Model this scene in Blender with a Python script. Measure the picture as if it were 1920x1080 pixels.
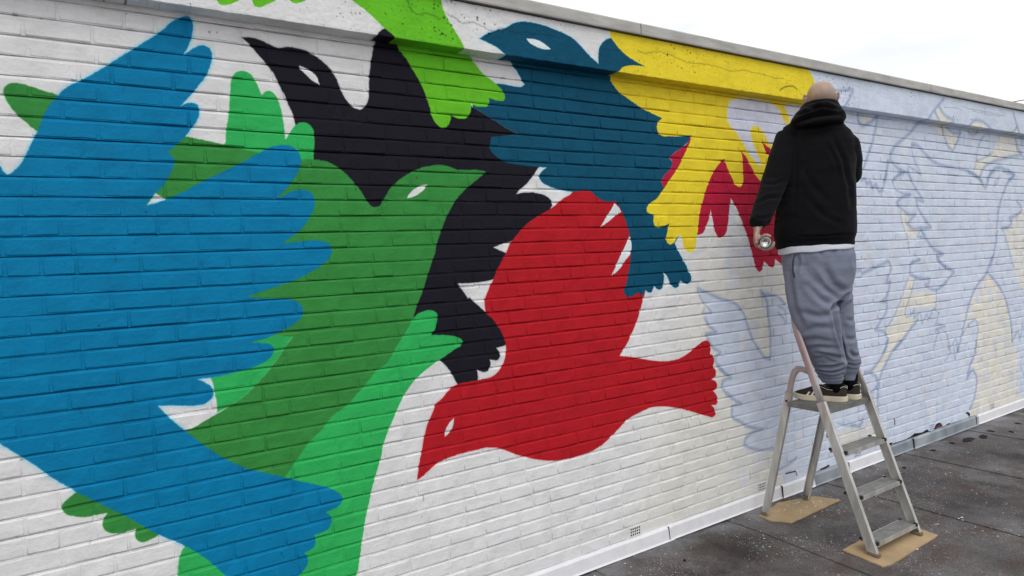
import bpy, bmesh, math, random
import numpy as np
from mathutils import Vector, Matrix, noise

for o in list(bpy.data.objects):
    bpy.data.objects.remove(o)
SC = bpy.context.scene
COL = SC.collection
R = math.radians
rng = random.Random(7)
nrng = np.random.RandomState(7)

# ------------------------------------------------------------------ camera
EYE = Vector((0.0, -2.741958, 1.6749))
YAW, PITCH, ROLL = 0.566305, -0.0394439, -0.047611
fwd = Vector((math.sin(YAW)*math.cos(PITCH), math.cos(YAW)*math.cos(PITCH), math.sin(PITCH)))
rgt = fwd.cross(Vector((0, 0, 1))).normalized()
upv = rgt.cross(fwd)
rgt, upv = rgt*math.cos(ROLL)+upv*math.sin(ROLL), upv*math.cos(ROLL)-rgt*math.sin(ROLL)
cam_data = bpy.data.cameras.new('camera')
cam = bpy.data.objects.new('camera', cam_data)
COL.objects.link(cam)
m3 = Matrix((rgt, upv, -fwd)).transposed()
cam.matrix_world = Matrix.Translation(EYE) @ m3.to_4x4()
cam_data.sensor_width = 36.0
cam_data.lens = 1230.5/1920*36
cam_data.clip_start = 0.05
cam_data.clip_end = 500
SC.camera = cam

# ------------------------------------------------------------------ sky, sun, exposure
SUN_EL, SUN_AZ = R(58), R(205)       # azimuth clockwise from +Y: high, behind the camera
world = bpy.data.worlds.new('World'); SC.world = world; world.use_nodes = True
wn, wl = world.node_tree.nodes, world.node_tree.links
wn.clear()
w_out = wn.new('ShaderNodeOutputWorld')
w_sky = wn.new('ShaderNodeTexSky'); w_sky.sky_type = 'NISHITA'; w_sky.sun_disc = False
w_sky.sun_elevation = SUN_EL; w_sky.sun_rotation = SUN_AZ; w_sky.dust_density = 3
w_bs = wn.new('ShaderNodeBackground'); w_bs.inputs['Strength'].default_value = 0.08
w_bc = wn.new('ShaderNodeBackground'); w_bc.inputs['Strength'].default_value = 1.18
w_tc = wn.new('ShaderNodeTexCoord')
w_mp = wn.new('ShaderNodeMapping'); w_mp.inputs['Scale'].default_value = (1.6, 1.6, 4.5)
w_nz = wn.new('ShaderNodeTexNoise'); w_nz.inputs['Scale'].default_value = 1.7; w_nz.inputs['Detail'].default_value = 7
w_cr = wn.new('ShaderNodeValToRGB')
w_cr.color_ramp.elements[0].position = 0.29; w_cr.color_ramp.elements[0].color = (0.74, 0.765, 0.79, 1)
w_cr.color_ramp.elements[1].position = 0.52; w_cr.color_ramp.elements[1].color = (1.0, 0.995, 0.985, 1)
w_mx = wn.new('ShaderNodeMixShader'); w_mx.inputs[0].default_value = 0.9
wl.new(w_tc.outputs['Generated'], w_mp.inputs[0]); wl.new(w_mp.outputs[0], w_nz.inputs['Vector'])
wl.new(w_nz.outputs['Fac'], w_cr.inputs[0]); wl.new(w_cr.outputs[0], w_bc.inputs['Color'])
wl.new(w_sky.outputs[0], w_bs.inputs['Color'])
wl.new(w_bs.outputs[0], w_mx.inputs[1]); wl.new(w_bc.outputs[0], w_mx.inputs[2])
wl.new(w_mx.outputs[0], w_out.inputs['Surface'])
sun_d = bpy.data.lights.new('sun', 'SUN'); sun_d.energy = 0.75; sun_d.angle = R(30); sun_d.color = (1, 0.98, 0.95)
sun = bpy.data.objects.new('sun', sun_d); COL.objects.link(sun)
sdir = Vector((math.sin(SUN_AZ)*math.cos(SUN_EL), math.cos(SUN_AZ)*math.cos(SUN_EL), math.sin(SUN_EL)))
sun.rotation_euler = sdir.to_track_quat('Z', 'Y').to_euler()
sun.location = (0, -5, 8)
SC.view_settings.view_transform = 'Standard'; SC.view_settings.look = 'None'
SC.view_settings.exposure = 0.12; SC.view_settings.gamma = 1.0; SC.view_settings.use_curve_mapping = False

# ------------------------------------------------------------------ helpers
def link(name, me, mat=None, parent=None, kind=None, loc=None):
    o = bpy.data.objects.new(name, me); COL.objects.link(o)
    if mat is not None and me is not None and not me.materials:
        for m in (mat if isinstance(mat, (list, tuple)) else [mat]):
            me.materials.append(m)
    if parent is not None: o.parent = parent
    if kind: o['kind'] = kind
    if loc is not None: o.location = loc
    return o
def thing(name, label, cat, loc=(0, 0, 0), group=None):
    o = bpy.data.objects.new(name, None); COL.objects.link(o)
    o.location = loc; o.empty_display_size = 0.1
    tag(o, label, cat, group); return o
def tag(o, label=None, cat=None, group=None):
    if label: o['label'] = label
    if cat: o['category'] = cat
    if group: o['group'] = group
    return o
def mesh(name, V, F, smooth=False):
    me = bpy.data.meshes.new(name); me.from_pydata([tuple(v) for v in V], [], [tuple(f) for f in F]); me.update()
    if smooth: me.polygons.foreach_set('use_smooth', [True]*len(me.polygons))
    return me
class MB:
    def __init__(s): s.V = []; s.F = []
    def add(s, V, F):
        n = len(s.V); s.V += [tuple(v) for v in V]; s.F += [tuple(i+n for i in f) for f in F]; return s
    def box(s, a, b, M=None):
        x0, y0, z0 = a; x1, y1, z1 = b
        V = [Vector(p) for p in ((x0,y0,z0),(x1,y0,z0),(x1,y1,z0),(x0,y1,z0),(x0,y0,z1),(x1,y0,z1),(x1,y1,z1),(x0,y1,z1))]
        if M is not None: V = [M @ v for v in V]
        return s.add(V, [(0,3,2,1),(4,5,6,7),(0,1,5,4),(1,2,6,5),(2,3,7,6),(3,0,4,7)])
    def sweep(s, path, prof, up=Vector((1, 0, 0))):
        """closed profile [(a,b)] swept along path; a runs along 'up' x tangent, b along up"""
        P = [Vector(p) for p in path]; n = len(prof); V = []; F = []
        for i, p in enumerate(P):
            t = (P[min(i+1, len(P)-1)]-P[max(i-1, 0)]).normalized()
            u = (up - t*up.dot(t)).normalized(); w = t.cross(u)
            for a, b in prof: V.append(p + w*a + u*b)
        for i in range(len(P)-1):
            for j in range(n):
                k = (j+1) % n
                F.append((i*n+j, i*n+k, (i+1)*n+k, (i+1)*n+j))
        F.append(tuple(range(n-1, -1, -1))); F.append(tuple((len(P)-1)*n+j for j in range(n)))
        return s.add(V, F)
    def tube(s, path, rad, n=14, up=None):
        P = [Vector(p) for p in path]
        if not isinstance(rad, (list, tuple)): rad = [rad]*len(P)
        V = []; F = []; u = None
        for i, p in enumerate(P):
            t = (P[min(i+1, len(P)-1)]-P[max(i-1, 0)]).normalized()
            if u is None:
                u = (up if up is not None else (Vector((0, 0, 1)) if abs(t.z) < 0.9 else Vector((1, 0, 0))))
            u = (u - t*u.dot(t)).normalized(); w = t.cross(u)
            r = rad[i]; ra, rb = r if isinstance(r, tuple) else (r, r)
            for j in range(n):
                a = 2*math.pi*j/n; V.append(p + u*(ra*math.cos(a)) + w*(rb*math.sin(a)))
        for i in range(len(P)-1):
            for j in range(n):
                k = (j+1) % n; F.append((i*n+j, (i+1)*n+j, (i+1)*n+k, i*n+k))
        a = len(V); V.append(P[0]); V.append(P[-1])
        for j in range(n):
            k = (j+1) % n; F.append((a, j, k)); F.append((a+1, (len(P)-1)*n+k, (len(P)-1)*n+j))
        return s.add(V, F)
    def loft(s, secs, lat, n=28, e=2.3):
        """horizontal sections (x,y,z,half width along lat,half depth)"""
        lat = Vector(lat).normalized(); f = Vector((-lat.y, lat.x, 0)); V = []; F = []
        for x, y, z, ra, rb in secs:
            for j in range(n):
                a = 2*math.pi*j/n; ca, sa = math.cos(a), math.sin(a)
                k = (abs(ca)**e+abs(sa)**e)**(-1/e)
                V.append(Vector((x, y, z)) + lat*(ra*ca*k) + f*(rb*sa*k))
        m = len(secs)
        for i in range(m-1):
            for j in range(n):
                k = (j+1) % n; q = (i*n+j, i*n+k, (i+1)*n+k, (i+1)*n+j)
                F.append(q if secs[-1][2] > secs[0][2] else q[::-1])
        a = len(V); V.append(Vector(secs[0][:3])); V.append(Vector(secs[-1][:3]))
        for j in range(n):
            k = (j+1) % n; t0 = (a, k, j); t1 = (a+1, (m-1)*n+j, (m-1)*n+k)
            if secs[-1][2] > secs[0][2]: F.append(t0); F.append(t1)
            else: F.append(t0[::-1]); F.append(t1[::-1])
        return s.add(V, F)
    def ell(s, c, r, axes=None, nu=20, nv=12):
        c = Vector(c); ax = axes or (Vector((1,0,0)), Vector((0,1,0)), Vector((0,0,1)))
        V = []; F = []
        for i in range(1, nv):
            ph = math.pi*i/nv
            for j in range(nu):
                a = 2*math.pi*j/nu
                V.append(c+ax[0]*(r[0]*math.sin(ph)*math.cos(a))+ax[1]*(r[1]*math.sin(ph)*math.sin(a))+ax[2]*(r[2]*math.cos(ph)))
        for i in range(nv-2):
            for j in range(nu):
                k = (j+1) % nu; F.append((i*nu+j, (i+1)*nu+j, (i+1)*nu+k, i*nu+k))
        a = len(V); V.append(c+ax[2]*r[2]); V.append(c-ax[2]*r[2])
        for j in range(nu):
            k = (j+1) % nu; F.append((a, j, k)); F.append((a+1, (nv-2)*nu+k, (nv-2)*nu+j))
        return s.add(V, F)
    def me(s, name, smooth=False): return mesh(name, s.V, s.F, smooth)
    def obj(s, name, mat, parent=None, smooth=False, bevel=0, kind=None):
        o = link(name, s.me(name, smooth), mat, parent, kind)
        if bevel:
            b = o.modifiers.new('bevel', 'BEVEL'); b.width = bevel; b.segments = 2; b.limit_method = 'ANGLE'
        return o
def fuse(mb, voxel, smooth=2, fac=0.5):
    """union of overlapping closed pieces as one continuous skin"""
    o = bpy.data.objects.new('tmp', mb.me('tmp')); COL.objects.link(o)
    m = o.modifiers.new('r', 'REMESH'); m.mode = 'VOXEL'; m.voxel_size = voxel; m.use_smooth_shade = True
    if smooth:
        k = o.modifiers.new('s', 'SMOOTH'); k.iterations = smooth; k.factor = fac
    dg = bpy.context.evaluated_depsgraph_get()
    me = bpy.data.meshes.new_from_object(o.evaluated_get(dg))
    bpy.data.objects.remove(o)
    me.materials.clear()
    me.polygons.foreach_set('use_smooth', [True]*len(me.polygons)); me.update()
    return me
def getv(me):
    a = np.empty(len(me.vertices)*3, 'f'); me.vertices.foreach_get('co', a); return a.reshape(-1, 3)
def getn(me):
    a = np.empty(len(me.vertices)*3, 'f'); me.vertices.foreach_get('normal', a); return a.reshape(-1, 3)
def setv(me, v): me.vertices.foreach_set('co', v.astype('f').ravel()); me.update()

# ------------------------------------------------------------------ materials
def new_mat(name):
    m = bpy.data.materials.new(name); m.use_nodes = True
    n = m.node_tree.nodes; b = n['Principled BSDF']; return m, n, m.node_tree.links, b
def lin(c):
    return tuple(((v/255+0.055)/1.055)**2.4 if v > 10 else v/255/12.92 for v in c)
def basic(name, col, rough=0.6, metal=0.0, var=0.12, scale=20, bump=0.0, bscale=200, spec=0.4, detail=5, stretch=None, dist=0.002):
    m, n, l, b = new_mat(name)
    tc = n.new('ShaderNodeTexCoord'); mp = n.new('ShaderNodeMapping')
    if stretch: mp.inputs['Scale'].default_value = stretch
    l.new(tc.outputs['Object'], mp.inputs[0])
    nz = n.new('ShaderNodeTexNoise'); nz.inputs['Scale'].default_value = scale; nz.inputs['Detail'].default_value = detail
    l.new(mp.outputs[0], nz.inputs['Vector'])
    mr = n.new('ShaderNodeMapRange'); mr.inputs[1].default_value = 0.3; mr.inputs[2].default_value = 0.7
    mr.inputs[3].default_value = 1-var; mr.inputs[4].default_value = 1+var
    l.new(nz.outputs['Fac'], mr.inputs[0])
    mx = n.new('ShaderNodeVectorMath'); mx.operation = 'SCALE'; mx.inputs[0].default_value = col
    l.new(mr.outputs[0], mx.inputs['Scale']); l.new(mx.outputs[0], b.inputs['Base Color'])
    b.inputs['Roughness'].default_value = rough; b.inputs['Metallic'].default_value = metal
    b.inputs['Specular IOR Level'].default_value = spec
    if bump:
        n2 = n.new('ShaderNodeTexNoise'); n2.inputs['Scale'].default_value = bscale; n2.inputs['Detail'].default_value = 6
        l.new(mp.outputs[0], n2.inputs['Vector'])
        bp = n.new('ShaderNodeBump'); bp.inputs['Strength'].default_value = bump; bp.inputs['Distance'].default_value = dist
        l.new(n2.outputs['Fac'], bp.inputs['Height']); l.new(bp.outputs[0], b.inputs['Normal'])
    return m
WALL_SHAPES = [
 ('F','cream',206.5,None,[3192,1785,4485,1762,4631,-863,2429,-177,2828,978]),
 ('F','peri',9.1,None,[4292,3170,4298,2900,4343,2809,4381,2291,4474,1533,4070,1036,3904,105,4004,-291,5426,-232,15422,-684,15538,5819,4197,3588]),
 ('F','peri',8.6,None,[3069,1460,3173,1423,3277,1386,3384,1356,3450,1312,3499,1251,3522,1186,3562,1107,3629,1024,3700,963,3740,946,3749,1022,3750,1140,3736,1230,3718,1320,3684,1387,3658,1412,3776,1378,3851,1352,3925,1304,4255,1029,4461,814,4669,-65,4459,-136,4016,-51,3845,99,3766,244,3724,351,3543,386,3447,425,3458,464,3531,497,3639,503,3532,531,3421,585,3338,645,3345,698,3436,700,3320,772,3257,843,3267,875,3342,885,3269,931,3231,975,3201,1028,3251,1055,3188,1096,3150,1144,3128,1179,3217,1186,3155,1231,3125,1272,3112,1311,3183,1305,3138,1358,3093,1404]),
 ('F','cream2',4.5,None,[6092,2815,6144,2771,6235,2733,6329,2722,6303,2678,6109,2671,6022,2761]),
 ('F','cream2',4.6,None,[5994,2641,6215,2641,6308,2602,6436,2595,6293,2453,6134,2546]),
 ('F','cream2',9.6,None,[6691,2721,6830,2740,7024,2689,6793,2673,6656,2680]),
 ('F','cream2',5.2,None,[7616,2738,7694,2666,7514,2672]),
 ('F','cream2',12.0,None,[4882,2648,5051,2648,5000,2598,4903,2584]),
 ('F','cream2',5.0,None,[7242,2621,7572,2633,7608,2549,7707,2494,7329,2434,7065,2382,6883,2326,6809,2243,6689,2271,6728,2384,6923,2424,7069,2472]),
 ('F','cream2',4.8,None,[6725,2296,6864,2301,6775,2250]),
 ('F','cream2',5.0,None,[7132,2220,7208,2251,7149,2187,7084,2169]),
 ('F','cream2',8.6,None,[5430,1925,5551,1900,5648,1886,5548,1836,5560,1793,5714,1784,5655,1727,5516,1733,5466,1830]),
 ('F','cream',8.0,None,[7687,1983,7685,1940,7582,1897,7481,1871,7459,1812,7264,1772,7319,1712,7392,1592,7465,1470,7502,1400,7615,1212,7734,1100,10448,883,10489,2170]),
 ('F','cream2',6.4,None,[5521,1394,5625,1388,5550,1270,5955,1262,5949,1138,5685,1137,5489,1145,5446,1112,5555,1075,5653,1052,5551,995,5424,922,5300,850,5205,790,5098,720,4947,705,4935,713,5024,757,5129,834,5183,891,5187,960,5151,1019,5257,1065,5355,1184,5441,1291]),
 ('F','cream2',8.2,None,[4851,494,5018,496,5022,385,5023,205,4932,386]),
 ('F','cream2',5.0,None,[6914,1360,7093,1268,7239,1159,7330,1033,7374,910,7400,822,7424,682,7449,576,7513,673,7528,148,8741,-382,8762,195,8157,-836,7420,-149,6523,58,6530,145,6585,225,6668,358,6665,496,6563,517,6618,607,6677,761,6705,807,6701,920,6668,962,6547,926,6443,857,6419,867,6456,950,6518,1048,6626,1183,6768,1270]),
 ('F','peri',5.3,None,[7570,588,7694,601,8075,523,8054,-22,7718,155,7639,255,7584,429]),
 ('F','cream2',7.5,None,[4166,308,4221,286,4237,226,4199,217]),
 ('F','cream2',15.9,None,[4415,323,4979,323,5046,145,4679,134,4408,188]),
 ('S','line',21.7,0.68,[4859,2659,4856,2600,4902,2571,4987,2590,5075,2630,5139,2669]),
 ('S','line',21.8,0.68,[5125,2641,5097,2571,5056,2481,5002,2391,4937,2295,4873,2206]),
 ('S','line',23.2,0.68,[6179,2886,6069,2817,5961,2741,5885,2677,5725,2644,5609,2564,5469,2492,5346,2429,5291,2364,5255,2287,5226,2217,5204,2165]),
 ('S','line',24.7,0.68,[6022,2761,6109,2671,6194,2512,6301,2450,6402,2547,6454,2627]),
 ('S','line',24.6,0.68,[6092,2811,6144,2771,6235,2733,6345,2723,6328,2687]),
 ('S','line',24.9,0.68,[6215,2641,6308,2610,6453,2612]),
 ('S','line',26.1,0.68,[6622,2677,6692,2729,6848,2749,6971,2726,7096,2678]),
 ('S','line',25.7,0.68,[6603,2629,6687,2619,6791,2641]),
 ('S','line',27.9,0.68,[7542,2877,7598,2788,7694,2666]),
 ('S','line',27.7,0.68,[7616,2746,7494,2670]),
 ('S','line',28.1,0.68,[7571,2624,7608,2549,7727,2478,7847,2387]),
 ('S','line',26.8,0.68,[7686,2485,7329,2434,7047,2381,6883,2326,6809,2243]),
 ('S','line',27.1,0.68,[6950,2211,7006,2273,7100,2326,7249,2339,7402,2320,7538,2282,7417,2227]),
 ('S','line',24.6,0.68,[5619,2472,5717,2463,5857,2391,6003,2338,6248,2310,6505,2297,6689,2263,6843,2208]),
 ('S','line',22.7,0.68,[5302,2323,5379,2278,5512,2240,5402,2209,5321,2168]),
 ('S','line',21.0,0.68,[4580,2795,4808,2824,4734,2733,4687,2690]),
 ('S','line',23.3,0.68,[5586,2065,5421,2027,5366,1995,5444,1950,5551,1907,5663,1907,5577,1864,5534,1829,5574,1800,5743,1794,5904,1796,5847,1834,5763,1900,5694,1972,5669,2030,5796,2009,5727,2067,5645,2137,5566,2221,5540,2256]),
 ('S','line',24.2,0.68,[5757,1769,5826,1702,5941,1617,6106,1567,5998,1548,5997,1526,6117,1460]),
 ('S','line',22.0,0.68,[4871,2160,4931,2175,4954,2135,5003,2157,5026,2103,5077,2138,5112,2078,5163,2093,5205,2176,5234,2245]),
 ('S','line',26.2,0.68,[6588,2284,6723,2249,6825,2204,6911,2141,6967,2199,7024,2274,7099,2305]),
 ('S','line',27.1,0.68,[7286,2316,7538,2282,7398,2218,7318,2149,7257,2064,7197,1981,7155,1881,7131,1732,7098,1608,7048,1519,6989,1422]),
 ('S','line',27.8,0.68,[7587,2026,7666,1983,7685,1940,7582,1897,7403,1872,7461,1846,7420,1804,7245,1772]),
 ('S','line',22.3,0.68,[4779,1486,4839,1490,4849,1463,4984,1490,5123,1518,5239,1534,5270,1491,5235,1444,5194,1383,5245,1373,5229,1319,5162,1261,5110,1237,5186,1231,5197,1189,5156,1136,5077,1074,5018,1025,5149,991,5186,939,5170,878,5130,844]),
 ('S','line',24.1,0.68,[5703,1533,5561,1514,5550,1428,5640,1394,5870,1367,5824,1326,5780,1328,5852,1294,5970,1272,6079,1303,6206,1365,6288,1407,6163,1451,6056,1493,5998,1556]),
 ('S','line',23.2,0.68,[5652,1044,5537,982,5424,915,5286,844]),
 ('S','line',25.9,0.68,[6322,713,6375,801,6446,927,6555,1108,6698,1258,6915,1376,6991,1471,7048,1519]),
 ('S','line',27.3,0.68,[6915,1376,7093,1276,7257,1140,7348,998,7401,857,7424,682]),
 ('S','line',22.1,0.68,[5185,918,5129,834,5024,757,4923,715,4850,711]),
 ('S','line',22.0,0.68,[4947,698,5019,654,5029,591,4915,539]),
 ('S','line',22.4,0.68,[5396,896,5246,828,5151,741,5070,661,5034,556,5025,384,5032,245]),
 ('S','line',25.9,0.68,[6510,476,6597,513,6672,438,6659,335,6603,246,6531,169]),
 ('S','line',25.8,0.68,[6677,761,6637,645,6565,573,6476,449]),
 ('S','line',21.6,0.68,[4666,344,4784,336,4809,366]),
 ('S','line',18.3,0.68,[3069,1460,3165,1427,3269,1387,3384,1356,3450,1312,3499,1251,3526,1179,3562,1107,3629,1024,3690,964,3736,953]),
 ('S','line',17.8,0.68,[3125,1272,3155,1231,3217,1186,3128,1179,3150,1133,3188,1090,3251,1055,3201,1028,3222,970,3277,921]),
 ('S','line',19.0,0.68,[3658,1412,3693,1380,3726,1302,3735,1213,3749,1117,3744,1023,3736,953]),
 ('S','line',19.1,0.68,[3666,1388,3776,1375,3851,1352,3906,1306]),
 ('S','line',18.4,0.68,[3231,975,3269,931,3342,885,3267,875,3257,843,3320,772,3436,700,3345,698,3338,645,3421,585,3532,531,3639,503,3531,497,3458,464,3448,431,3543,389,3724,351,3819,348]),
 ('S','line',19.5,0.68,[3771,201,3857,210,3927,222,3981,239]),
 ('S','line',16.4,0.58,[6913,2625,6822,2556,6767,2473,6746,2384,6690,2295]),
 ('S','line',16.5,0.58,[6746,2384,6923,2424,7069,2472]),
 ('S','line',14.7,0.58,[5618,2458,5629,2402,5682,2318,5763,2227,5651,2267,5555,2292,5566,2228,5605,2176]),
 ('S','line',14.4,0.58,[5512,2244,5376,2208,5321,2158,5358,2110,5450,2077,5586,2065]),
 ('S','line',14.9,0.58,[5743,1791,5683,1726,5783,1717,5742,1769]),
 ('S','line',14.5,0.58,[5430,1929,5440,1858,5503,1758,5527,1687,5551,1593]),
 ('S','line',16.9,0.58,[7094,2178,7132,2220,7208,2247,7149,2187,7093,2169]),
 ('S','line',17.3,0.58,[7245,1772,7300,1712,7372,1592,7427,1488,7482,1401]),
 ('S','line',14.7,0.58,[5620,1583,5703,1537,5561,1514]),
 ('S','line',14.3,0.58,[5514,1387,5455,1304,5383,1210,5299,1118,5190,1036,5150,1012]),
 ('S','line',14.8,0.58,[5625,1388,5579,1304,5505,1194,5460,1118,5472,1082,5542,1090,5600,1143,5596,1064,5698,1106,5722,1009,5798,1083,5825,1022,5918,1118,6007,1074]),
 ('S','line',15.3,0.58,[5970,1265,5966,1182,5949,1124]),
 ('S','line',15.4,0.58,[6007,1074,5958,987,6110,951,5956,943]),
 ('S','line',15.3,0.58,[5955,935,6000,916,5936,839,5903,783]),
 ('S','line',15.7,0.58,[6108,905,6152,839,6163,738,6295,832,6322,713]),
 ('S','line',16.3,0.58,[6426,851,6547,934,6668,963,6708,887,6686,768,6647,672]),
 ('S','line',17.7,0.58,[7434,690,7558,781,7594,673,7661,824,7700,750]),
 ('S','line',15.6,0.58,[6166,815,6193,712,6096,654]),
 ('S','line',15.8,0.58,[6259,758,6271,648,6340,750]),
 ('S','line',17.9,0.58,[7604,409,7682,302]),
 ('S','line',11.0,0.58,[3068,1449,3093,1399,3138,1352,3191,1304,3104,1311,3121,1337]),
 ('S','line',12.2,0.58,[3838,1293,3876,1284,3921,1220,3919,1175,3873,1231,3836,1252]),
 ('S','line',13.3,0.58,[4485,395,4608,354,4713,349]),
 ('F','black',0.0,'hblk',[545,2602,585,2606,620,2600,650,2589,675,2580,722,2588,765,2588,808,2578,850,2553,882,2527,909,2493,926,2451,941,2413,960,2387,982,2369,1014,2361,1033,2376,1047,2400,1055,2435,1057,2481,1063,2528,1076,2592,1091,2646,1103,2682,1119,2707,1142,2725,1155,2729,1319,2689,1571,2418,1629,2393,1707,2357,1787,2319,1828,2311,1936,2311,2046,2281,2041,2190,1938,2150,1903,2108,1857,2062,1802,2022,1793,2011,1849,2020,1914,2018,1972,2004,2004,1981,2011,1960,1997,1940,1973,1875,1821,1796,1752,1779,1701,1767,1643,1750,1669,1740,1714,1721,1702,1648,1631,1596,1563,1587,1497,1585,1439,1587,1456,1564,1493,1511,1500,1517,1542,1476,1584,1439,1627,1404,1700,1332,1712,1271,1681,1267,1634,1260,1648,1242,1655,1221,1642,1203,1619,1201,1594,1209,1597,1186,1587,1161,1564,1151,1542,1157,1523,1168,1524,1143,1522,1099,1475,1079,1411,1113,1394,1148,1375,1182,1342,1224,1326,1241,1214,1337,1032,1684,822,2071,733,2275,727,2312,713,2349,697,2390,681,2426,663,2466,644,2496,620,2525,597,2550,573,2578]),
 ('F','white',0.0,None,[761,2518,787,2513,814,2497,835,2474,843,2449,822,2457,791,2480,770,2500]),
 ('F','red',0.0,'hred',[2145,2026,2082,1992,2019,1950,1933,1909,1857,1869,1807,1829,1773,1797,1752,1777,1723,1732,1697,1694,1664,1649,1635,1599,1605,1542,1584,1505,1582,1511,1580,1479,1584,1439,1620,1405,1655,1356,1683,1301,1690,1260,1684,1215,1668,1177,1635,1142,1604,1126,1523,1118,1470,1117,1411,1113,1362,1090,1319,1052,1305,1046,1275,1001,1244,940,1228,894,1217,847,1200,793,1182,706,1214,720,1270,754,1344,776,1430,784,1498,785,1567,783,1637,761,1718,718,1801,683,1899,650,1989,633,2082,629,2179,636,2267,658,2359,704,2460,764,2563,792,2646,805,2742,796,2839,774,2938,742,3052,699,3122,674,3164,664,3185,677,3184,703,3155,739,3192,735,3211,748,3206,782,3172,825,3203,830,3212,852,3199,879,3164,896,3197,912,3199,950,3180,977,3193,1000,3189,1034,3154,1054,3162,1090,3155,1124,3134,1140,3098,1137,3027,1109,2956,1077,2887,1057,2799,1054,2713,1064,2630,1082,2529,1108,2426,1128,2473,1182,2516,1237,2560,1301,2594,1373,2618,1432,2636,1484,2625,1568,2576,1796,2513,1930,2448,1989,2245,2057,2154,2040]),
 ('F','white',0.0,None,[1385,958,1379,929,1356,891,1332,877,1338,907,1358,937]),
 ('F','navy',0.0,'hnav',[1625,2750,1668,2778,1722,2802,1776,2822,1825,2852,1881,2870,1946,2874,2012,2871,2087,2859,2146,2847,2198,2830,2250,2796,2302,2757,2364,2719,2365,2761,2374,2805,2399,2837,2438,2864,2463,2871,2644,2856,3005,2640,3107,2411,3059,2377,3035,2343,3011,2326,2976,2301,2907,2266,2873,2237,2893,2211,2881,2180,2830,2139,2803,2108,2805,2077,2825,2054,2937,1789,2885,1740,2921,1684,2962,1623,2999,1565,3014,1533,3013,1513,2990,1496,2956,1504,2921,1518,2904,1483,2876,1477,2844,1499,2814,1551,2792,1575,2786,1521,2773,1483,2756,1475,2730,1482,2710,1499,2704,1488,2682,1466,2661,1464,2636,1480,2614,1455,2598,1456,2574,1469,2537,1453,2507,1451,2483,1464,2478,1487,2491,1516,2503,1552,2527,1626,2535,1677,2548,1737,2536,1793,2528,1826,2502,1893,2475,1938,2438,1980,2399,1979,2352,1984,2307,2005,2280,2028,2154,2029,2119,2030,2050,2041,1991,2055,1947,2078,1937,2101,1954,2129,1988,2148,1938,2150,1884,2152,1799,2158,1737,2168,1687,2192,1654,2225,1656,2259,1662,2285,1723,2293,1828,2311,1787,2319,1707,2357,1629,2393,1571,2418,1570,2472,1669,2533,1722,2546,1807,2542,1855,2544,1872,2557,1857,2579,1828,2621,1798,2657,1773,2690,1747,2709,1666,2739]),
 ('F','icewhite',0.0,None,[1899,2788,1958,2793,2007,2780,2049,2755,2005,2749,1948,2758,1916,2771]),
 ('F','icewhite',0.0,None,[2438,1974,2465,1945,2479,1923,2424,1894,2364,1858,2324,1840,2346,1865,2396,1923]),
 ('F','icewhite',0.0,None,[2534,1789,2548,1744,2539,1700,2499,1656,2447,1607,2389,1573,2418,1615,2450,1666,2492,1723]),
 ('F','crim',0.0,'hcri',[3060,2384,3035,2343,3011,2322,2976,2301,2907,2265,2875,2241,2893,2211,2881,2180,2830,2139,2803,2108,2805,2077,2825,2053,2944,1907,3083,1787,3127,1794,3165,1842,3198,1899,3212,1940,3226,1866,3247,1792,3276,1767,3301,1766,3339,1791,3368,1865,3385,1949,3397,2011,3448,1949,3496,1864,3543,1779,3590,1658,3619,1570,3651,1532,3679,1546,3706,1601,3736,1583,3790,1558,3816,1566,3824,1614,3904,1567,3954,1682,3976,2130,3789,2352,3447,2417,3079,2314]),
 ('F','yel',0.0,None,[2452,2910,2458,2881,2495,2839,2551,2799,2619,2771,2709,2747,2587,2737,2532,2718,2511,2698,2438,2681,2445,2635,2477,2598,2538,2564,2616,2527,2706,2496,2825,2463,2792,2440,2777,2412,2784,2382,2815,2363,2880,2363,2968,2369,3065,2381,3046,2336,2996,2263,2936,2182,2866,2109,2797,2038,2753,2000,2698,1969,2674,1946,2675,1923,2701,1913,2732,1906,2723,1877,2729,1847,2765,1835,2808,1842,2847,1857,2834,1815,2818,1768,2830,1741,2857,1735,2879,1744,2914,1774,2943,1789,2953,1758,2967,1710,2994,1688,3034,1685,3061,1707,3072,1755,3083,1787,3103,1883,3144,1996,3196,2094,3261,2185,3345,2254,3373,2206,3420,2133,3456,2088,3494,2082,3521,2106,3525,2186,3520,2287,3512,2308,3556,2281,3593,2231,3643,2165,3630,2181,3695,2127,3736,2133,3782,2213,3870,2304,3772,2304,3724,2382,3802,2344,3957,2326,4114,2515,4273,2655,4341,2772,4331,2822,4314,2857,4270,2899,4197,2975,2763,2977,2472,2948]),
 ('F','lav',7.6,None,[3413,2606,3484,2634,3601,2648,3762,2645,3873,2629,3927,2590,3953,2539,4025,2508,3962,2424,3873,2366,3804,2371,3738,2445,3686,2476,3639,2477,3611,2445,3615,2403,3651,2328,3695,2261,3710,2214,3660,2243,3571,2324,3510,2388,3461,2435,3406,2473,3396,2530,3402,2572]),
 ('F','lav',8.0,None,[3958,2637,4091,2653,4211,2650,4208,2576,4040,2527,4007,2587]),
 ('F','bgreen',0.0,'hgrn',[456,2183,466,2232,480,2301,491,2384,501,2440,516,2463,539,2471,565,2466,586,2439,601,2402,607,2385,621,2398,642,2404,658,2393,674,2359,684,2303,688,2246,690,2214,709,2244,736,2278,762,2289,790,2282,805,2258,807,2218,802,2173,797,2133,742,2118,590,2107,460,2163,454,2181]),
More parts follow.
